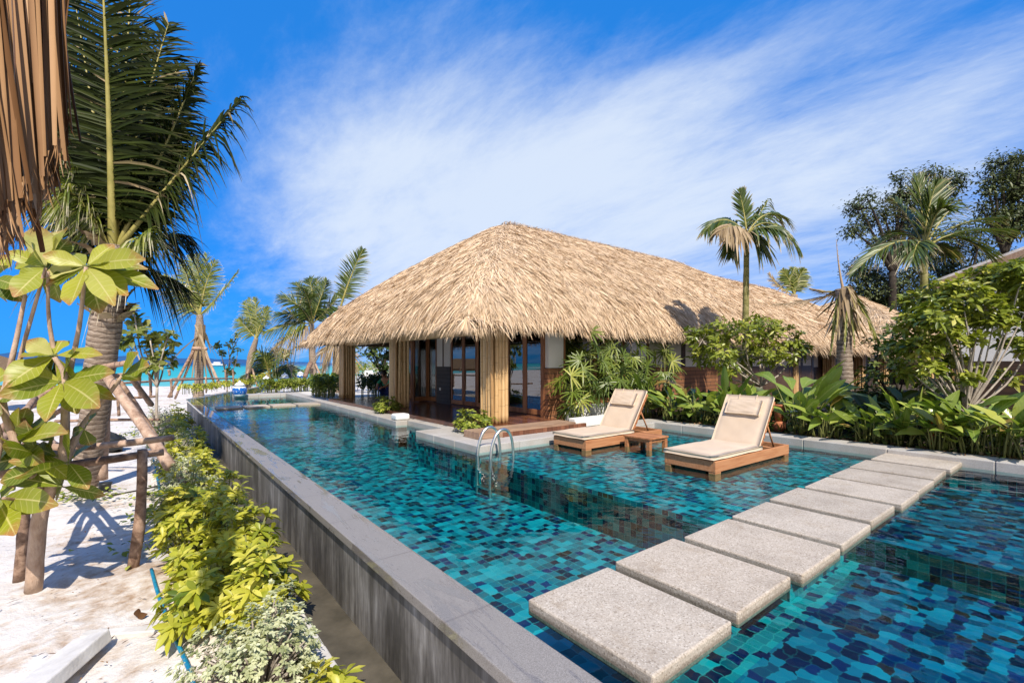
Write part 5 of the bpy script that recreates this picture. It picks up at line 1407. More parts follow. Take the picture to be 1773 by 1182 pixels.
# branching trees from crown clumps ------------------------------------
def tree(name,label,cat,base,limbs,clumps,d,leafm,ll,lw,n,barkm='bark_pale',r0=.06,group=None,seed=0,prof=PROF_SPOON,whorl=6,fork=None,flat=.8,dep=.6,r1=.012,droop=.25,jit=.12):
    """base point; clumps: (px, py, radius px, depth offset); limbs start from the fork"""
    g=np.random.default_rng(seed+77); t=thing(name,label,cat,base,group); base=np.asarray(base,float)
    tr=MB(); lf=MB(); fork=base+np.array([0,0,.4]) if fork is None else np.asarray(fork,float)
    if np.linalg.norm(fork-base)>.05: tr.tube(path([base,(base+fork)/2+g.normal(0,.02,3),fork],8),np.linspace(r0,r0*.75,8),9,jitter=.1)
    for (px,py,rp,do) in clumps:
        c=at(px,py,d+do); r=rp/FPX*d
        mid=fork+(c-fork)*.5+np.array([0,0,-.12*np.linalg.norm(c-fork)*(g.random()-.2)])+g.normal(0,.04,3)*np.linalg.norm(c-fork)
        tr.tube(path([fork,mid,c],10),np.linspace(r0*.55,r1,10),7,jitter=.08)
        m=max(3,int(n*(rp/30)**2)) if n>0 else -n
        dd=unit(g.normal(size=(m,3))); P=c+dd*(r*(.35+.7*g.random(m)**.5))[:,None]*np.array([1,1,flat])
        for k in range(0,m,3):
            tr.tube([c+(P[k]-c)*.0,c+(P[k]-c)*.55+g.normal(0,.05*r,3),P[k]],[r1*.8,r1*.5,r1*.3],4)
        ax=unit(dd*.6+np.array([0,0,.8])+g.normal(0,.3,(m,3))); A=np.repeat(ax,whorl,0); PP=np.repeat(P,whorl,0)+g.normal(0,jit*ll,(m*whorl,3))
        ph=np.tile(np.linspace(0,6.283,whorl,endpoint=False),m)+np.repeat(g.random(m)*6,whorl)+g.normal(0,.25,m*whorl)
        e1=unit(np.cross(A,[.3,.2,.93])); e2=np.cross(A,e1); D=e1*np.cos(ph)[:,None]+e2*np.sin(ph)[:,None]+A*g.uniform(-.1,.9,m*whorl)[:,None]
        lf.leaves(PP,D,A+.2*g.normal(size=A.shape),ll*(.55+.65*g.random(m*whorl)),lw*(.7+.5*g.random(m*whorl)),prof,droop=droop,fold=.22,rnd=np.clip(np.repeat(g.normal(.48,.2,m),whorl)+g.normal(0,.12,m*whorl),0,1))
    tr.build('trunk',MT[barkm],t); lf.build('crown',MT[leafm],t); return t
b=onx(1325,11.4,.1); dd=float(np.dot(b,FW))
tree('plumeria_tree','round plumeria tree with thin white branches under the long thatched eave','tree',b,None,
 [(1215,590,26,0),(1250,570,26,.2),(1290,575,28,-.3),(1330,575,28,0),(1365,585,26,.2),(1215,615,22,.3),(1250,610,26,-.3),(1290,612,24,.3),(1335,612,24,-.3),(1372,612,20,0),(1385,600,16,.4),(1310,560,20,.4),(1265,635,16,-.4),(1200,575,14,0)],dd,'lf_plumeria',.155,.06,62,fork=at(1318,668,dd),r0=.045,seed=1)
b=onx(1668,10.9,.1); dd=float(np.dot(b,FW))
tree('plumeria_tree','large plumeria with many pale bare branches in front of the grey house','tree',b,None,
 [(1590,530,30,.3),(1625,505,28,0),(1665,510,30,-.3),(1700,490,30,.2),(1740,480,34,0),(1772,470,30,-.3),(1580,560,26,.2),(1620,545,30,-.4),(1660,555,28,.5),(1705,535,30,-.2),(1750,525,30,.4),(1790,510,34,.0),(1560,600,24,.4),(1590,600,26,0),(1630,595,20,.5),(1800,560,30,.2),(1690,590,14,-.4),(1745,590,14,.3),(1572,640,20,.4),(1610,635,18,-.3),(1655,625,18,.3),(1720,560,24,-.3),(1640,580,24,-.2),(1775,600,20,0),(1700,640,16,.3),(1745,655,16,.4),(1640,660,16,.3),(1680,655,14,-.3)],dd,'lf_plumeria',.16,.068,48,fork=at(1672,716,dd),r0=.04,seed=2,r1=.008)
b=onx(1560,12.8,.1); dd=float(np.dot(b,FW))
tree('leafy_shrub','dark leafy shrub between the topped palm and the big plumeria','shrub',b,None,
 [(1520,590,20,0),(1545,610,24,.3),(1520,640,24,0),(1570,640,26,-.3),(1545,575,18,.2),(1600,660,24,0),(1500,665,20,.2),(1620,690,20,0),(1530,680,24,.3),(1490,690,18,0)],dd,'lf_shade',.16,.06,34,'bark_dark',r0=.04,seed=3)
# tall dark trees behind the roofs
GT='tall dark trees behind the roofs'
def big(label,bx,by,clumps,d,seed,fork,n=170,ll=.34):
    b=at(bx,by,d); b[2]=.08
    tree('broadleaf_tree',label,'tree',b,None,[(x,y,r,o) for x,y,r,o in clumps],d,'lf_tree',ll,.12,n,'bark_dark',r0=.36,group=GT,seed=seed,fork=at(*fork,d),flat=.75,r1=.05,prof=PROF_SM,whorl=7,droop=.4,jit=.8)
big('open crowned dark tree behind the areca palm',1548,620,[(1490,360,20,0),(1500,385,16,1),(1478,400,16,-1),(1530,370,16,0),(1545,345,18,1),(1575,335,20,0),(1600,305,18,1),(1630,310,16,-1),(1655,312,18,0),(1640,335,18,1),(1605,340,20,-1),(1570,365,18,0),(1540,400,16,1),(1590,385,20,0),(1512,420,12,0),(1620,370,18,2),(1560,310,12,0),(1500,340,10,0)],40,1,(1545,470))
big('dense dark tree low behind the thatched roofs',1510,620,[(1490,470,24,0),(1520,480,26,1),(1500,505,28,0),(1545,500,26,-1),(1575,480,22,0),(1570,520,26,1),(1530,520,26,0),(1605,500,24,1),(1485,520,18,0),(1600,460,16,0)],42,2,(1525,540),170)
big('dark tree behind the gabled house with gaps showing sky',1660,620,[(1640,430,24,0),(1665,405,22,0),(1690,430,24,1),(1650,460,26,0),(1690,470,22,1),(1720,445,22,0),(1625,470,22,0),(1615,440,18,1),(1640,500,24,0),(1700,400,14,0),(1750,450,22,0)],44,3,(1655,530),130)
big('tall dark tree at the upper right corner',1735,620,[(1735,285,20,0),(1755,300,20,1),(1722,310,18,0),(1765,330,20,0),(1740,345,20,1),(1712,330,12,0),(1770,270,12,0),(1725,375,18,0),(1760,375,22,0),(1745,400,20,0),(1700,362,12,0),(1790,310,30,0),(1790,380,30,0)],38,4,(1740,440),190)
# tree seen through the veranda
b=at(664,690,21)*np.array([1,1,0])+ZZ*.07
tree('garden_tree','small dark leaved tree seen through the veranda between two columns','tree',b,None,[(640,600,14,0),(655,595,14,1),(670,598,14,0),(648,615,12,0),(665,618,14,1),(632,612,8,0),(676,612,12,0),(655,632,8,0),(672,640,8,0)],21,'lf_shade',.3,.12,60,'bark_dark',r0=.07,seed=6,fork=at(662,645,21),r1=.02)
# sea almond saplings on the beach
GS='sea almond saplings on the beach'
def sapling(label,px,base_y,d,cl,seed):
    b=at(px,base_y,d); b[2]=-.72
    tree('sea_almond_sapling',label,'tree',b,None,cl,d,'lf_almond_far',.32,.16,26,'bark_pale',r0=.05,group=GS,seed=seed,fork=at(px,base_y-20,d),r1=.02,prof=[.1,.5,.9,1,.1],whorl=9)
sapling('sea almond sapling with three leaf whorls, just right of the big palm trunk',272,690,15,[(260,590,15,0),(290,585,14,0),(283,622,16,.3),(250,605,12,.2),(268,630,14,0),(245,560,14,.5),(230,585,16,0),(232,540,14,.3)],1)
sapling('small sea almond sapling between the two slim beach palms',393,672,30,[(395,598,9,0),(384,612,8,0),(400,625,9,0),(412,605,8,0),(395,640,9,0),(378,596,5,0),(413,585,4,0)],2)
sapling('thin sea almond sapling by the full green palm',505,665,32,[(510,592,9,0),(513,605,8,0),(490,610,8,0),(494,618,6,0)],3)

# ------------------------------------------------------------------ the near sea almond, leaf by leaf
DA=4.3
b=on(58,1022,-.74); r=thing('sea_almond_tree','near sea almond tree with large glossy yellow green leaves at the left','tree',b)
mb=MB()
def br(pts,r0_,r1_): mb.tube(path([at(x,y,d) for x,y,d in pts],18),np.linspace(r0_,r1_,18),10,jitter=.08)
mb.tube(path([b,at(68,900,4.55),at(84,855,4.5),at(102,820,4.4)],16),np.linspace(.068,.05,16),12,jitter=.08)
br([(102,820,4.4),(118,785,4.4),(138,745,4.45),(160,715,4.5),(190,680,4.45),(212,650,4.4)],.042,.014)
br([(90,850,4.5),(110,780,4.35),(113,700,4.3),(112,650,4.3),(94,618,4.25)],.045,.018)
br([(75,860,4.5),(50,800,4.3),(28,770,4.2),(5,700,4.2),(12,660,4.2),(30,580,4.2),(44,510,4.2)],.04,.014)
br([(28,655,4.3),(40,600,4.3),(60,530,4.25),(79,464,4.2)],.02,.012)
br([(113,690,4.3),(92,600,4.35),(84,540,4.3),(83,470,4.2)],.022,.012)
br([(113,690,4.3),(125,625,4.35),(138,560,4.3),(149,462,4.25)],.026,.014)
br([(75,860,4.5),(40,865,4.3),(5,862,4.1)],.02,.012)
br([(-30,880,4.2),(0,770,4.2),(-10,715,4.2)],.03,.012)
mb.build('trunk',MT['bark_twig'],r)
LV=[ # base, tip, depth offset of tip, width px, tint
 ((149,461),(250,450),-.25,39,.75),((149,461),(121,438),.2,26,.6),((149,461),(199,420),.25,24,.8),((149,461),(76,443),-.1,28,.85),((149,461),(127,524),-.3,42,.8),((149,461),(192,521),-.35,34,.85),((149,461),(217,510),-.1,38,.6),((149,461),(268,500),.15,36,.5),((149,461),(171,533),.1,42,.35),
 ((79,463),(72,388),-.05,44,.98),((79,463),(120,391),.12,54,.97),((79,463),(29,509),-.25,36,.6),((79,463),(106,516),.15,32,.45),((79,463),(20,452),.1,30,.7),((79,463),(45,420),.3,30,.8),((-12,482),(30,497),-.1,26,.4),((-12,482),(20,440),.1,34,.7),((-12,482),(8,520),.1,26,.5),
 ((94,615),(45,588),-.1,31,.97),((94,615),(107,586),.12,36,.7),((94,615),(174,614),-.2,23,.75),((94,615),(15,664),-.3,43,.62),((94,615),(78,655),.1,28,.2),((94,615),(60,640),.3,30,.3),
 ((108,660),(205,647),-.2,30,.45),((108,660),(3,683),-.35,38,.42),((108,660),(80,721),-.3,33,.6),((108,660),(175,706),-.4,46,.6),((108,660),(150,640),.3,34,.3),((108,660),(195,690),.0,24,.7),
 ((211,650),(243,609),-.1,29,.5),((211,650),(264,636),-.1,34,.42),((211,650),(240,655),.25,30,.3),
 ((30,769),(93,719),-.2,52,.25),((30,769),(42,700),.1,38,.5),((30,769),(72,800),-.1,34,.4),((30,769),(-5,758),-.2,26,.5),((30,769),(-10,790),0,30,.5),((30,769),(60,800),.2,30,.3),
 ((-10,715),(16,716),-.2,40,.6),((-8,700),(10,665),0,38,.5),((-10,660),(14,645),0,34,.7),
 ((0,863),(86,873),-.3,40,.55),((-4,866),(20,920),-.3,46,.6),((0,863),(30,840),.1,34,.4),
 ((118,800),(150,843),-.1,30,.3),((108,842),(177,857),.1,23,.3),((75,812),(2,832),-.1,34,.2),((100,790),(62,775),.1,30,.3),((118,800),(128,850),.2,28,.25),
 ((146,742),(168,713),0,29,.2),((146,742),(126,750),.1,18,.15),((145,742),(155,770),.1,22,.2),((62,790),(35,815),.2,30,.25),((100,735),(90,770),.1,30,.35),((52,745),(90,760),.15,26,.3)]
g=np.random.default_rng(3)
for (p0,n_) in (((149,461),5),((79,463),5),((94,615),4),((108,660),6),((30,769),6),((0,863),4),((-12,482),3),((118,800),5),((108,842),3),((-10,690),4),((62,785),4)):
    for k in range(n_):
        an=g.random()*6.28; ln=45+45*g.random()
        LV.append((p0,(p0[0]+ln*math.cos(an)*1.15,p0[1]+ln*math.sin(an)*.8),g.normal(0,.25),22+14*g.random(),float(np.clip(g.normal(.42,.25),0,1))))
mb=MB()
for (p0,p1,do,wd,tint) in LV:
    a=at(*p0,DA); bb=at(*p1,DA+do); d=bb-a; L_=np.linalg.norm(d)
    up=unit(-FW*.95+ZZ*.45+g.normal(0,.28,3))
    W_=wd/FPX*DA*1.03
    a2=a+d*.06
    mb.leaves([a2],d+ZZ*.10*L_,up,L_*.97,W_,PROF_OBOV,droop=.10,fold=.20+.2*g.random(),rnd=tint,curl=.06*g.normal(),wave=.10)
    mb.tube([a,a2+d*.03],.006,5,mi=1)
mb.build('foliage',[MT['lf_almond'],MT['stem']],r)

# dried palm leaf eave over the camera, upper left --------------------------------
r=thing('thatched_parasol','brown dried palm leaf eave hanging in at the upper left corner','parasol',at(-30,-300,2.2))
g=np.random.default_rng(21); mb=MB()
for layer in range(3):
    for k in range(36):
        s=k/35+g.normal(0,.012)
        b_=np.array([108-122*s+g.normal(0,5)+5*layer, 268+165*s**.9+g.normal(0,24)-30*layer]); dep=1.85-.40*s+.08*layer
        bot=at(b_[0],b_[1],dep+g.normal(0,.02)); top=at(b_[0]-8-88*s+g.normal(0,4),-170,dep+.28)
        d=bot-top; L_=np.linalg.norm(d); fc=unit(-FW+RT*g.normal(0,.6)+ZZ*.2); tint=np.clip(.66-.17*layer+g.normal(0,.18),0,1)
        mb.leaves([top],d,fc,L_,.027*(.55+.7*g.random()),[1,1,1,.98,.95,.9,.8,.62],droop=.0,fold=.35+.4*g.random(),rnd=tint,curl=g.normal(0,.02))
        for f in range(3):
            mb.leaves([bot-d*.06*g.random()+RT*g.normal(0,.004)],d/L_+RT*g.normal(0,.16)+FW*g.normal(0,.1),fc,.05+.09*g.random(),.006+.004*g.random(),[1,.9,.5,.1],droop=.1,fold=.2,rnd=np.clip(tint+g.normal(0,.2),0,1),curl=g.normal(0,.2))
for k in range(26):
    s=g.random(); top=at(130-30*s,-120,2.6+.3*g.random()); bot=at(100-20*s+g.normal(0,8),140+120*g.random(),2.5)
    mb.leaves([top],bot-top,-FW+RT*g.normal(0,.5),np.linalg.norm(bot-top),.03,[1,1,.9,.7,.2],droop=0,fold=.4,rnd=.15)
mb.build('palm_leaf_fringe',MT['dry_leaf'],r)
mb=MB(); mb.tube([at(200,-190,2.3),at(-160,-190,1.8)],.025,8); mb.build('eave_pole',MT['raw_log'],r)

# ------------------------------------------------------------------ timber frames, props, fence
def logs(name,label,cat,segs,group=None,r_=.035,m='raw_log',parts='pole'):
    """a lashed frame: each pole a part"""
    P0=np.asarray(segs[0][0],float); t=thing(name,label,cat,P0,group)
    for s in segs:
        a,b=np.asarray(s[0],float),np.asarray(s[1],float); rr=s[2] if len(s)>2 else r_; nm=s[3] if len(s)>3 else parts
        mb=MB(); C=path([a,(a+b)/2+rng.normal(0,.012,3),b],9); mb.tube(C,rr*np.linspace(1.08,.9,9)*(1+.05*rng.normal(size=9)),9,jitter=.14,cap=True)
        mb.build(nm,MT[m],t)
    return t
zs=-.76
logs('tree_support','rough timber support with two posts and crossed rails around the near tree','support',[
 (on(230,988,zs),at(247,778,5.05),.052,'post'),(on(35,1006,zs),at(42,855,4.65),.055,'post'),
 (at(-40,826,4.5),at(283,782,5.2),.044,'rail'),(at(70,782,5.3),at(300,757,5.6),.042,'rail'),(at(78,776,4.9),at(162,770,5.0),.055,'rail'),
 (at(95,790,4.65),at(60,770,6.6),.05,'rail'),(at(123,784,4.7),at(90,765,6.6),.045,'rail'),(at(-30,800,4.4),at(75,735,5.9),.045,'rail'),
 (at(-20,790,4.6),at(60,690,6.6),.04,'brace'),(at(30,790,5.6),at(90,700,7.4),.04,'brace')])
for px,py,d in ((95,791,4.635),(123,785,4.685)):
    pass
logs('timber_props','thick timber props leaning on the tall coconut palm','prop',[
 (at(296,808,7.1),at(183,648,7.9),.075),(at(282,792,7.6),at(205,672,8.1),.05),(at(262,700,11),at(226,652,9.5),.06),(at(278,770,8.8),at(208,660,8.4),.045),
 (at(176,830,8.6),at(186,665,8.6),.08,'post'),(at(-20,760,8.4),at(95,670,8.2),.06),(at(20,760,9),at(140,690,8.4),.05),
 (at(96,729,9),at(275,726,9.2),.03,'rail'),(at(160,640,8.0),at(222,628,7.8),.05,'crossbar'),(at(172,655,7.8),at(226,648,8.3),.045,'crossbar')])
GP='timber stakes propping the beach palms'
logs('palm_props','pair of splayed stakes tied to the staked young palm at the pool corner','prop',[(at(338,602,25.5),at(292,688,24.5),.075),(at(340,604,26),at(303,690,27),.06),(at(352,602,25.5),at(382,668,25),.07),(at(350,604,26),at(374,672,28),.06),(at(334,603,25.4),at(358,604,25.4),.09,'crossbar')],GP)
logs('palm_props','stakes tied to the slim second beach palm','prop',[(at(431,640,32.7),at(415,676,31),.06),(at(437,638,33),at(446,672,32),.06)],GP)
logs('palm_props','dark stake leaning on the full green palm','prop',[(at(538,628,28.5),at(528,652,27.5),.14),(at(546,630,29),at(556,652,28),.06)],GP)
segs=[(at(196,664,16.5),at(350,656,22),.045,'rail'),(at(300,656,22),at(402,655,26),.05,'rail'),(at(178,690,14),at(270,686,15),.04,'rail')]
for px,py0,py1,d in ((205,650,720,14.5),(242,655,690,16),(260,652,686,16),(296,655,688,19),(356,652,680,24),(390,640,668,26),(403,640,668,26),(292,640,650,18.5)): segs.append((at(px,py0,d),at(px+1,py1,d),.045,'post'))
logs('timber_fence','rough low pole fence across the beach sand','fence',segs)
segs=[(at(-10,690,13),at(60,655,14),.05,'rail')]
# driftwood, hose, slab, bucket ------------------------------------------------
mb=MB(); P=[on(x,y,-.67) for x,y in ((262,985),(272,1022),(286,1062),(300,1098),(316,1132),(328,1160),(340,1205))]
mb.tube(path(P,40),.016,8); mb.build('garden_hose',MT['hose'],loc=P[0],label='blue garden hose lying on the sand beside the silvery bush',cat='hose',group='blue garden hoses')
mb=MB(); P=[on(x,y,-.68) for x,y in ((266,796),(270,815),(275,840),(279,858))]
mb.tube(path(P,20),.02,8); mb.build('garden_hose',MT['hose'],loc=P[0],label='farther length of blue hose on the sand beyond the timber post',cat='hose',group='blue garden hoses')
p=on(110,1150,-.7); r=thing('concrete_slab','broken pale concrete slab half buried in the sand at the bottom left','slab',p)
mb=MB(); c=on(88,1168,-.66); ax=unit(on(155,1098,-.66)-on(55,1180,-.66)); ay=np.cross(ZZ,ax); tl=unit(ZZ+ay*.25); ay=np.cross(tl,ax)
mb.obox(c,ax*.42,ay*.13,tl*.05); mb.build('slab',MT['concrete'],r,bevel=.012)
mb=MB(); c=on(215,1097,-.735); ax=unit(on(262,1092,-.7)-on(160,1100,-.7)); mb.obox(c,ax*.3,np.cross(ZZ,ax)*.05,ZZ*.035); mb.build('concrete_kerb_piece',MT['concrete'],loc=c,label='short pale kerb piece lying in the sand left of the hose',cat='kerb piece',bevel=.01)
p=on(182,852,-.75); mb=MB(); mb.lathe([(.0,0),(.075,0),(.085,.12),(.10,.15),(.10,.165),(.085,.165),(.07,.02),(0,.02)],p,20); mb.build('plant_pot',MT['black_plastic'],loc=p,label='small black plastic pot standing on the sand',cat='pot')
p=at(190,706,12); p[2]=-.72; mb=MB(); mb.blob(p+ZZ*.15,(.34,.28,.24),16,jit=.6); mb.build('rubbish_bag',MT['black_plastic'],loc=p,label='black bag on the sand behind the palm props',cat='bag')
logs('fallen_branch','thin dark branch lying on the sand near the black pot','branch',[(on(190,858,-.73),on(285,838,-.72),.014)],m='bark_dark')
p=on(238,1070,-.74); mb=MB(); mb.leaves([p,p+RT*.03],[RT*.5+ZZ*.35,-RT*.3+ZZ*.5+FW*.2],[-FW+ZZ*.4]*2,.11,.06,PROF_OBOV,droop=.2,fold=.8,rnd=[.15,.05]); mb.build('fallen_leaf',MT['dry_leaf'],loc=p,label='curled brown fallen leaf on the sand near the hose',cat='leaf')
# scattered litter and creeping weed
g=np.random.default_rng(8); n=420; mb=MB(); x=g.uniform(-3.5,.5,n); y=g.uniform(3,11,n)
mb.leaves(np.stack([x,y,np.full(n,-.70)+.02*g.random(n)],-1),np.stack([g.normal(size=n),g.normal(size=n),.1*g.normal(size=n)],-1),np.array([0,0,1.]),.02+.07*g.random(n)**3,.012,[.4,1,.2],droop=.1,rnd=g.random(n)*.7)
mb.build('leaf_litter',MT['dry_leaf'],kind='stuff')
n=520; mb=MB(); cc=np.array([on(295,880,-.72),on(268,900,-.72),on(260,860,-.72),on(250,742,-.72),on(165,862,-.72),on(120,862,-.72),on(262,948,-.72),on(225,755,-.72)]); k=g.integers(0,8,n)
P=cc[k]+np.stack([g.normal(0,.22,n),g.normal(0,.2,n),.03+.07*g.random(n)],-1)
mb.leaves(P,g.normal(size=(n,3))*np.array([1,1,.3]),np.array([0,0,1.])+.3*g.normal(size=(n,3)),.07,.055,PROF_SM,droop=.2); mb.build('creeping_weed',MT['lf_hedge'],kind='stuff')
# dark soil under the shrubs by the hose: a low bank
mb=MB(); n=26; V=[]
for k in range(n):
    y=2.2+k*.75
    for x,z in ((-.02,-.84),(.2,-.725),(.5,-.68),(.84,-.64),(.86,-.8)): V.append((x+.05*math.sin(k*2.3)*(x<.3),y,z+.012*math.sin(k*1.9+x*5)))
mb.add(V,[(k*5+j,k*5+j+1,(k+1)*5+j+1,(k+1)*5+j) for k in range(n-1) for j in range(4)])
MT['dirty_sand']=mat_noise('dirty_sand',(0.20,0.13,0.08),(0.70,0.62,0.55),3.2,.95,None,.5,c3=(0.55,0.42,0.32))
mb.build('planting_strip',MT['dirty_sand'],kind='structure')
# boat and hut ------------------------------------------------------------------
p=at(378,628.5,420); p[2]=-1.25; r=thing('motor_boat','small white motor boat far out on the sea','boat',p)
mb=MB(); V=[]
for t in np.linspace(-1,1,9):
    wd=2.0*(1-max(0,t)**2.2*.95); sh=1.6+.9*max(0,t)**2
    for k in (-1,-.7,0,.7,1): V.append(p+RT*t*-6.5+FW*k*wd*(1 if abs(k)>.8 else .8)+ZZ*(sh if abs(k)==1 else (.2 if k else 0)))
mb.add(V,[(i*5+j,i*5+j+1,(i+1)*5+j+1,(i+1)*5+j) for i in range(8) for j in range(4)]+[(i*5,(i+1)*5,(i+1)*5+4,i*5+4) for i in range(8)]); mb.build('hull',MT['plaster_white'],r)
mb=MB(); mb.obox(p+ZZ*2.6-RT*1,RT*2.6,FW*1.3,ZZ*.9); mb.build('cabin',MT['plaster_white'],r,bevel=.3)
hb=at(-15,664,22); hb[2]=-.7; r=thing('beach_hut','low weathered roof of a beach hut at the far left edge','hut',hb)
mb=MB(); a=at(-60,618,22); bq=at(44,648,22); mb.obox((a+bq)/2,(bq-a)/2,FW*1.5,unit(np.cross((bq-a),FW))*.09); mb.build('roof',MT['thatch_under'],r)
mb=MB(); mb.tube([hb,hb+ZZ*1.6],.08,8); mb.build('post',MT['raw_log'],r)
# terracotta pot and white flowers in the bed -------------------------------------
p=onx(1349,10.3,.1); mb=MB(); mb.lathe([(0,0),(.07,0),(.10,.2),(.12,.3),(.135,.31),(.135,.35),(.115,.35),(.10,.3),(0,.28)],p+ZZ*.2,24); mb.lathe([(0,0),(.12,0),(.12,.2),(0,.2)],p,16); mb.build('clay_pot',MT['terracotta'],loc=p,label='terracotta pot half hidden by leaves right of the second lounger',cat='pot')
MT['petal']=mat_plain('white_petal',(0.8,0.8,0.76),.6)
p=onx(1385,9.95,.1); r=thing('spider_lily','white spider lily flowers among the leaves right of the second lounger','flower',p); mb=MB(); st=MB()
for px,py in ((1381,700),(1388,712),(1396,704),(1374,712)):
    c=at(px,py,float(np.dot(p,FW))); st.tube([p,c],.006,5); n=8; a=g.random(n)*6.28
    mb.leaves(np.repeat(c[None],n,0),np.stack([np.cos(a),np.sin(a),.3+.5*g.random(n)],-1),[0,0,1.],.12,.035,PROF_SM,droop=.4)
mb.build('petals',MT['petal'],r); st.build('stem',MT['stem'],r)

# ------------------------------------------------------------------ people
MT['skin']=mat_plain('skin',(0.36,0.19,0.12),.5); MT['navy']=mat_noise('navy_cloth',(0.012,0.02,0.10),(0.02,0.035,0.16),6,.9); MT['green_cloth']=mat_plain('green_cloth',(0.02,0.28,0.16),.8); MT['hair']=mat_plain('hair',(0.012,0.01,0.009),.5); MT['white_cloth']=mat_plain('white_cloth',(0.7,0.7,0.68),.85)
def skin_obj(name,verts,edges,radii,m,parent,root=0,loc=None):
    me=bpy.data.meshes.new(name); org=ORG[parent.name]; me.from_pydata([tuple(np.asarray(v)-org) for v in verts],edges,[]); o=bpy.data.objects.new(name,me); COL.objects.link(o); o.parent=parent; ORG[o.name]=org
    md=o.modifiers.new('skin','SKIN'); md.use_smooth_shade=True; sv=me.skin_vertices[0].data
    for i,rr in enumerate(radii): sv[i].radius=(rr,rr); sv[i].use_root=(i==root)
    s=o.modifiers.new('sub','SUBSURF'); s.levels=2; s.render_levels=2; me.materials.append(m); return o
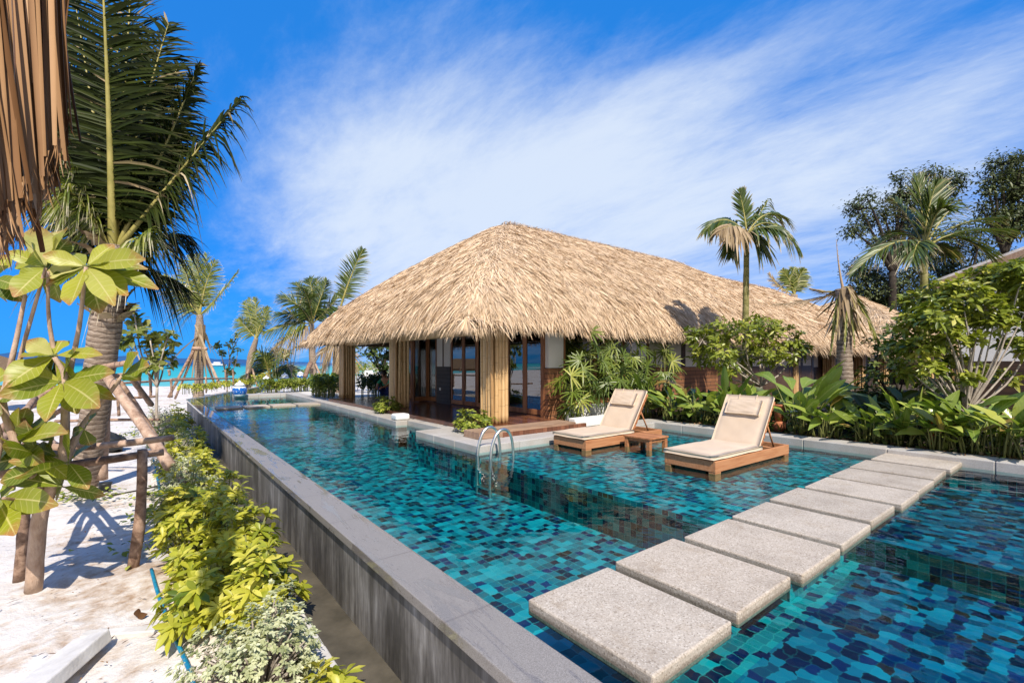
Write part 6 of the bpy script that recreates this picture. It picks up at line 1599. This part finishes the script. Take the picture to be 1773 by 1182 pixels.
def person(label,base,yaw,J,shirt,trousers,hair=True):
    """J: joints in the person's own frame (x forward, y left, z up)"""
    p=thing('person',label,'person',base); M=Matrix.Rotation(yaw,3,'Z')
    T=lambda v: np.asarray(base)+np.array(M@Vector(v))
    names=list(J); ix={k:i for i,k in enumerate(names)}; V=[T(J[k]) for k in names]
    chain=[('pelvis','belly'),('belly','chest'),('chest','neck'),('neck','head'),('head','crown')]
    rad=dict(pelvis=.135,belly=.115,chest=.135,neck=.055,head=.09,crown=.075)
    for s in 'lr':
        chain+=[('chest','sho_'+s),('sho_'+s,'elb_'+s),('elb_'+s,'wri_'+s),('wri_'+s,'palm_'+s),('pelvis','hip_'+s),('hip_'+s,'kne_'+s),('kne_'+s,'ank_'+s),('ank_'+s,'toe_'+s)]
        rad|={'sho_'+s:.058,'elb_'+s:.04,'wri_'+s:.028,'palm_'+s:.035,'hip_'+s:.085,'kne_'+s:.055,'ank_'+s:.04,'toe_'+s:.035}
    E=[(ix[a],ix[b]) for a,b in chain]; RR=[rad[k] for k in names]
    for s in 'lr':                                     # five unequal fingers
        w_,q=np.array(J['wri_'+s]),np.array(J['palm_'+s]); d=unit(q-w_); sd=unit(np.cross(d,[.2,.1,1.0]))
        for f,(o_,ln) in enumerate(((-.032,.062),(-.012,.075),(.010,.080),(.030,.070),(.048,.05))):
            st=q if f<4 else w_+(q-w_)*.4; a=st+sd*o_+d*.02; e=a+d*ln*(.6)-np.array([0,0,.01]); e2=a+d*ln-np.array([0,0,.03])
            if f==4: e=a+d*.02+sd*.02; e2=e+d*.03
            b0=len(V); V+= [T(a),T(e),T(e2)]; RR+=[.012,.0095,.008]; E+=[(ix['palm_'+s],b0),(b0,b0+1),(b0+1,b0+2)]
    hd=np.array(J['head']); cr=np.array(J['crown']); fw=np.array([1,0,0.0])
    nb=len(V); V.append(T(hd+fw*.10)); RR.append(.018); E.append((ix['head'],nb))       # nose
    skin_obj('body',V,E,RR,MT['skin'],p)
    def cloth(nm,ks,m,grow,root):
        sub=[k for k in ks]; jx={k:i for i,k in enumerate(sub)}
        skin_obj(nm,[T(J[k]) for k in sub],[(jx[a],jx[b]) for a,b in chain if a in jx and b in jx],[rad[k]*grow for k in sub],m,p,jx[root])
    cloth('shirt',['belly','chest','sho_l','sho_r','elb_l','elb_r'],shirt,1.22,'chest')
    cloth('trousers',['pelvis','hip_l','hip_r','kne_l','kne_r','ank_l','ank_r'],trousers,1.25,'pelvis')
    if hair:
        mb=MB(); mb.blob(T(hd+(cr-hd)*.75-fw*.02),(.112,.112,.115),14,jit=.06); mb.build('hair',MT['hair'],p)
    mb=MB()
    for s in 1,-1: mb.blob(T(hd+fw*.085+np.array([0,.034*s,.012])),.011,8)
    mb.build('eyes',MT['hair'],p)
    mb=MB(); mb.tube([T(hd+fw*.083+np.array([0,.028,-.055])),T(hd+fw*.088+np.array([0,-.028,-.055]))],.006,5); mb.build('mouth',MT['bract'],p)
    mb=MB()
    for s in 1,-1: mb.blob(T(hd+np.array([0,.092*s,0])),(.02,.012,.03),8)
    mb.build('ears',MT['skin'],p)
    return p
sq=dict(pelvis=(0,0,.30),belly=(.10,0,.44),chest=(.22,0,.62),neck=(.32,0,.76),head=(.38,0,.86),crown=(.40,0,.95))
for s,y in (('l',1),('r',-1)): sq|={'sho_'+s:(.24,.18*y,.68),'elb_'+s:(.42,.22*y,.52),'wri_'+s:(.58,.12*y,.44),'palm_'+s:(.65,.09*y,.42),'hip_'+s:(.02,.10*y,.28),'kne_'+s:(.42,.18*y,.42),'ank_'+s:(.12,.15*y,.08),'toe_'+s:(.28,.17*y,.04)}
pb=at(674,690,17.0); pb[2]=.21
person('person in green top and navy trousers crouching on the deck behind the second bamboo column',pb,R(215),sq,MT['green_cloth'],MT['navy'])
up=dict(pelvis=(0,0,.92),belly=(0,0,1.08),chest=(.01,0,1.30),neck=(.01,0,1.47),head=(.02,0,1.58),crown=(.02,0,1.68))
for s,y in (('l',1),('r',-1)): up|={'sho_'+s:(0,.18*y,1.40),'elb_'+s:(-.02,.24*y,1.13),'wri_'+s:(.05,.25*y,.90),'palm_'+s:(.07,.25*y,.82),'hip_'+s:(0,.09*y,.88),'kne_'+s:(.04,.10*y,.48),'ank_'+s:(-.02 if y>0 else .1,.10*y,.07),'toe_'+s:(.12 if y>0 else .24,.11*y,.03)}
pb=at(563,655,44); pb[2]=.07
person('person in a white shirt standing far off between the palms',pb,R(150),up,MT['white_cloth'],MT['white_cloth'])
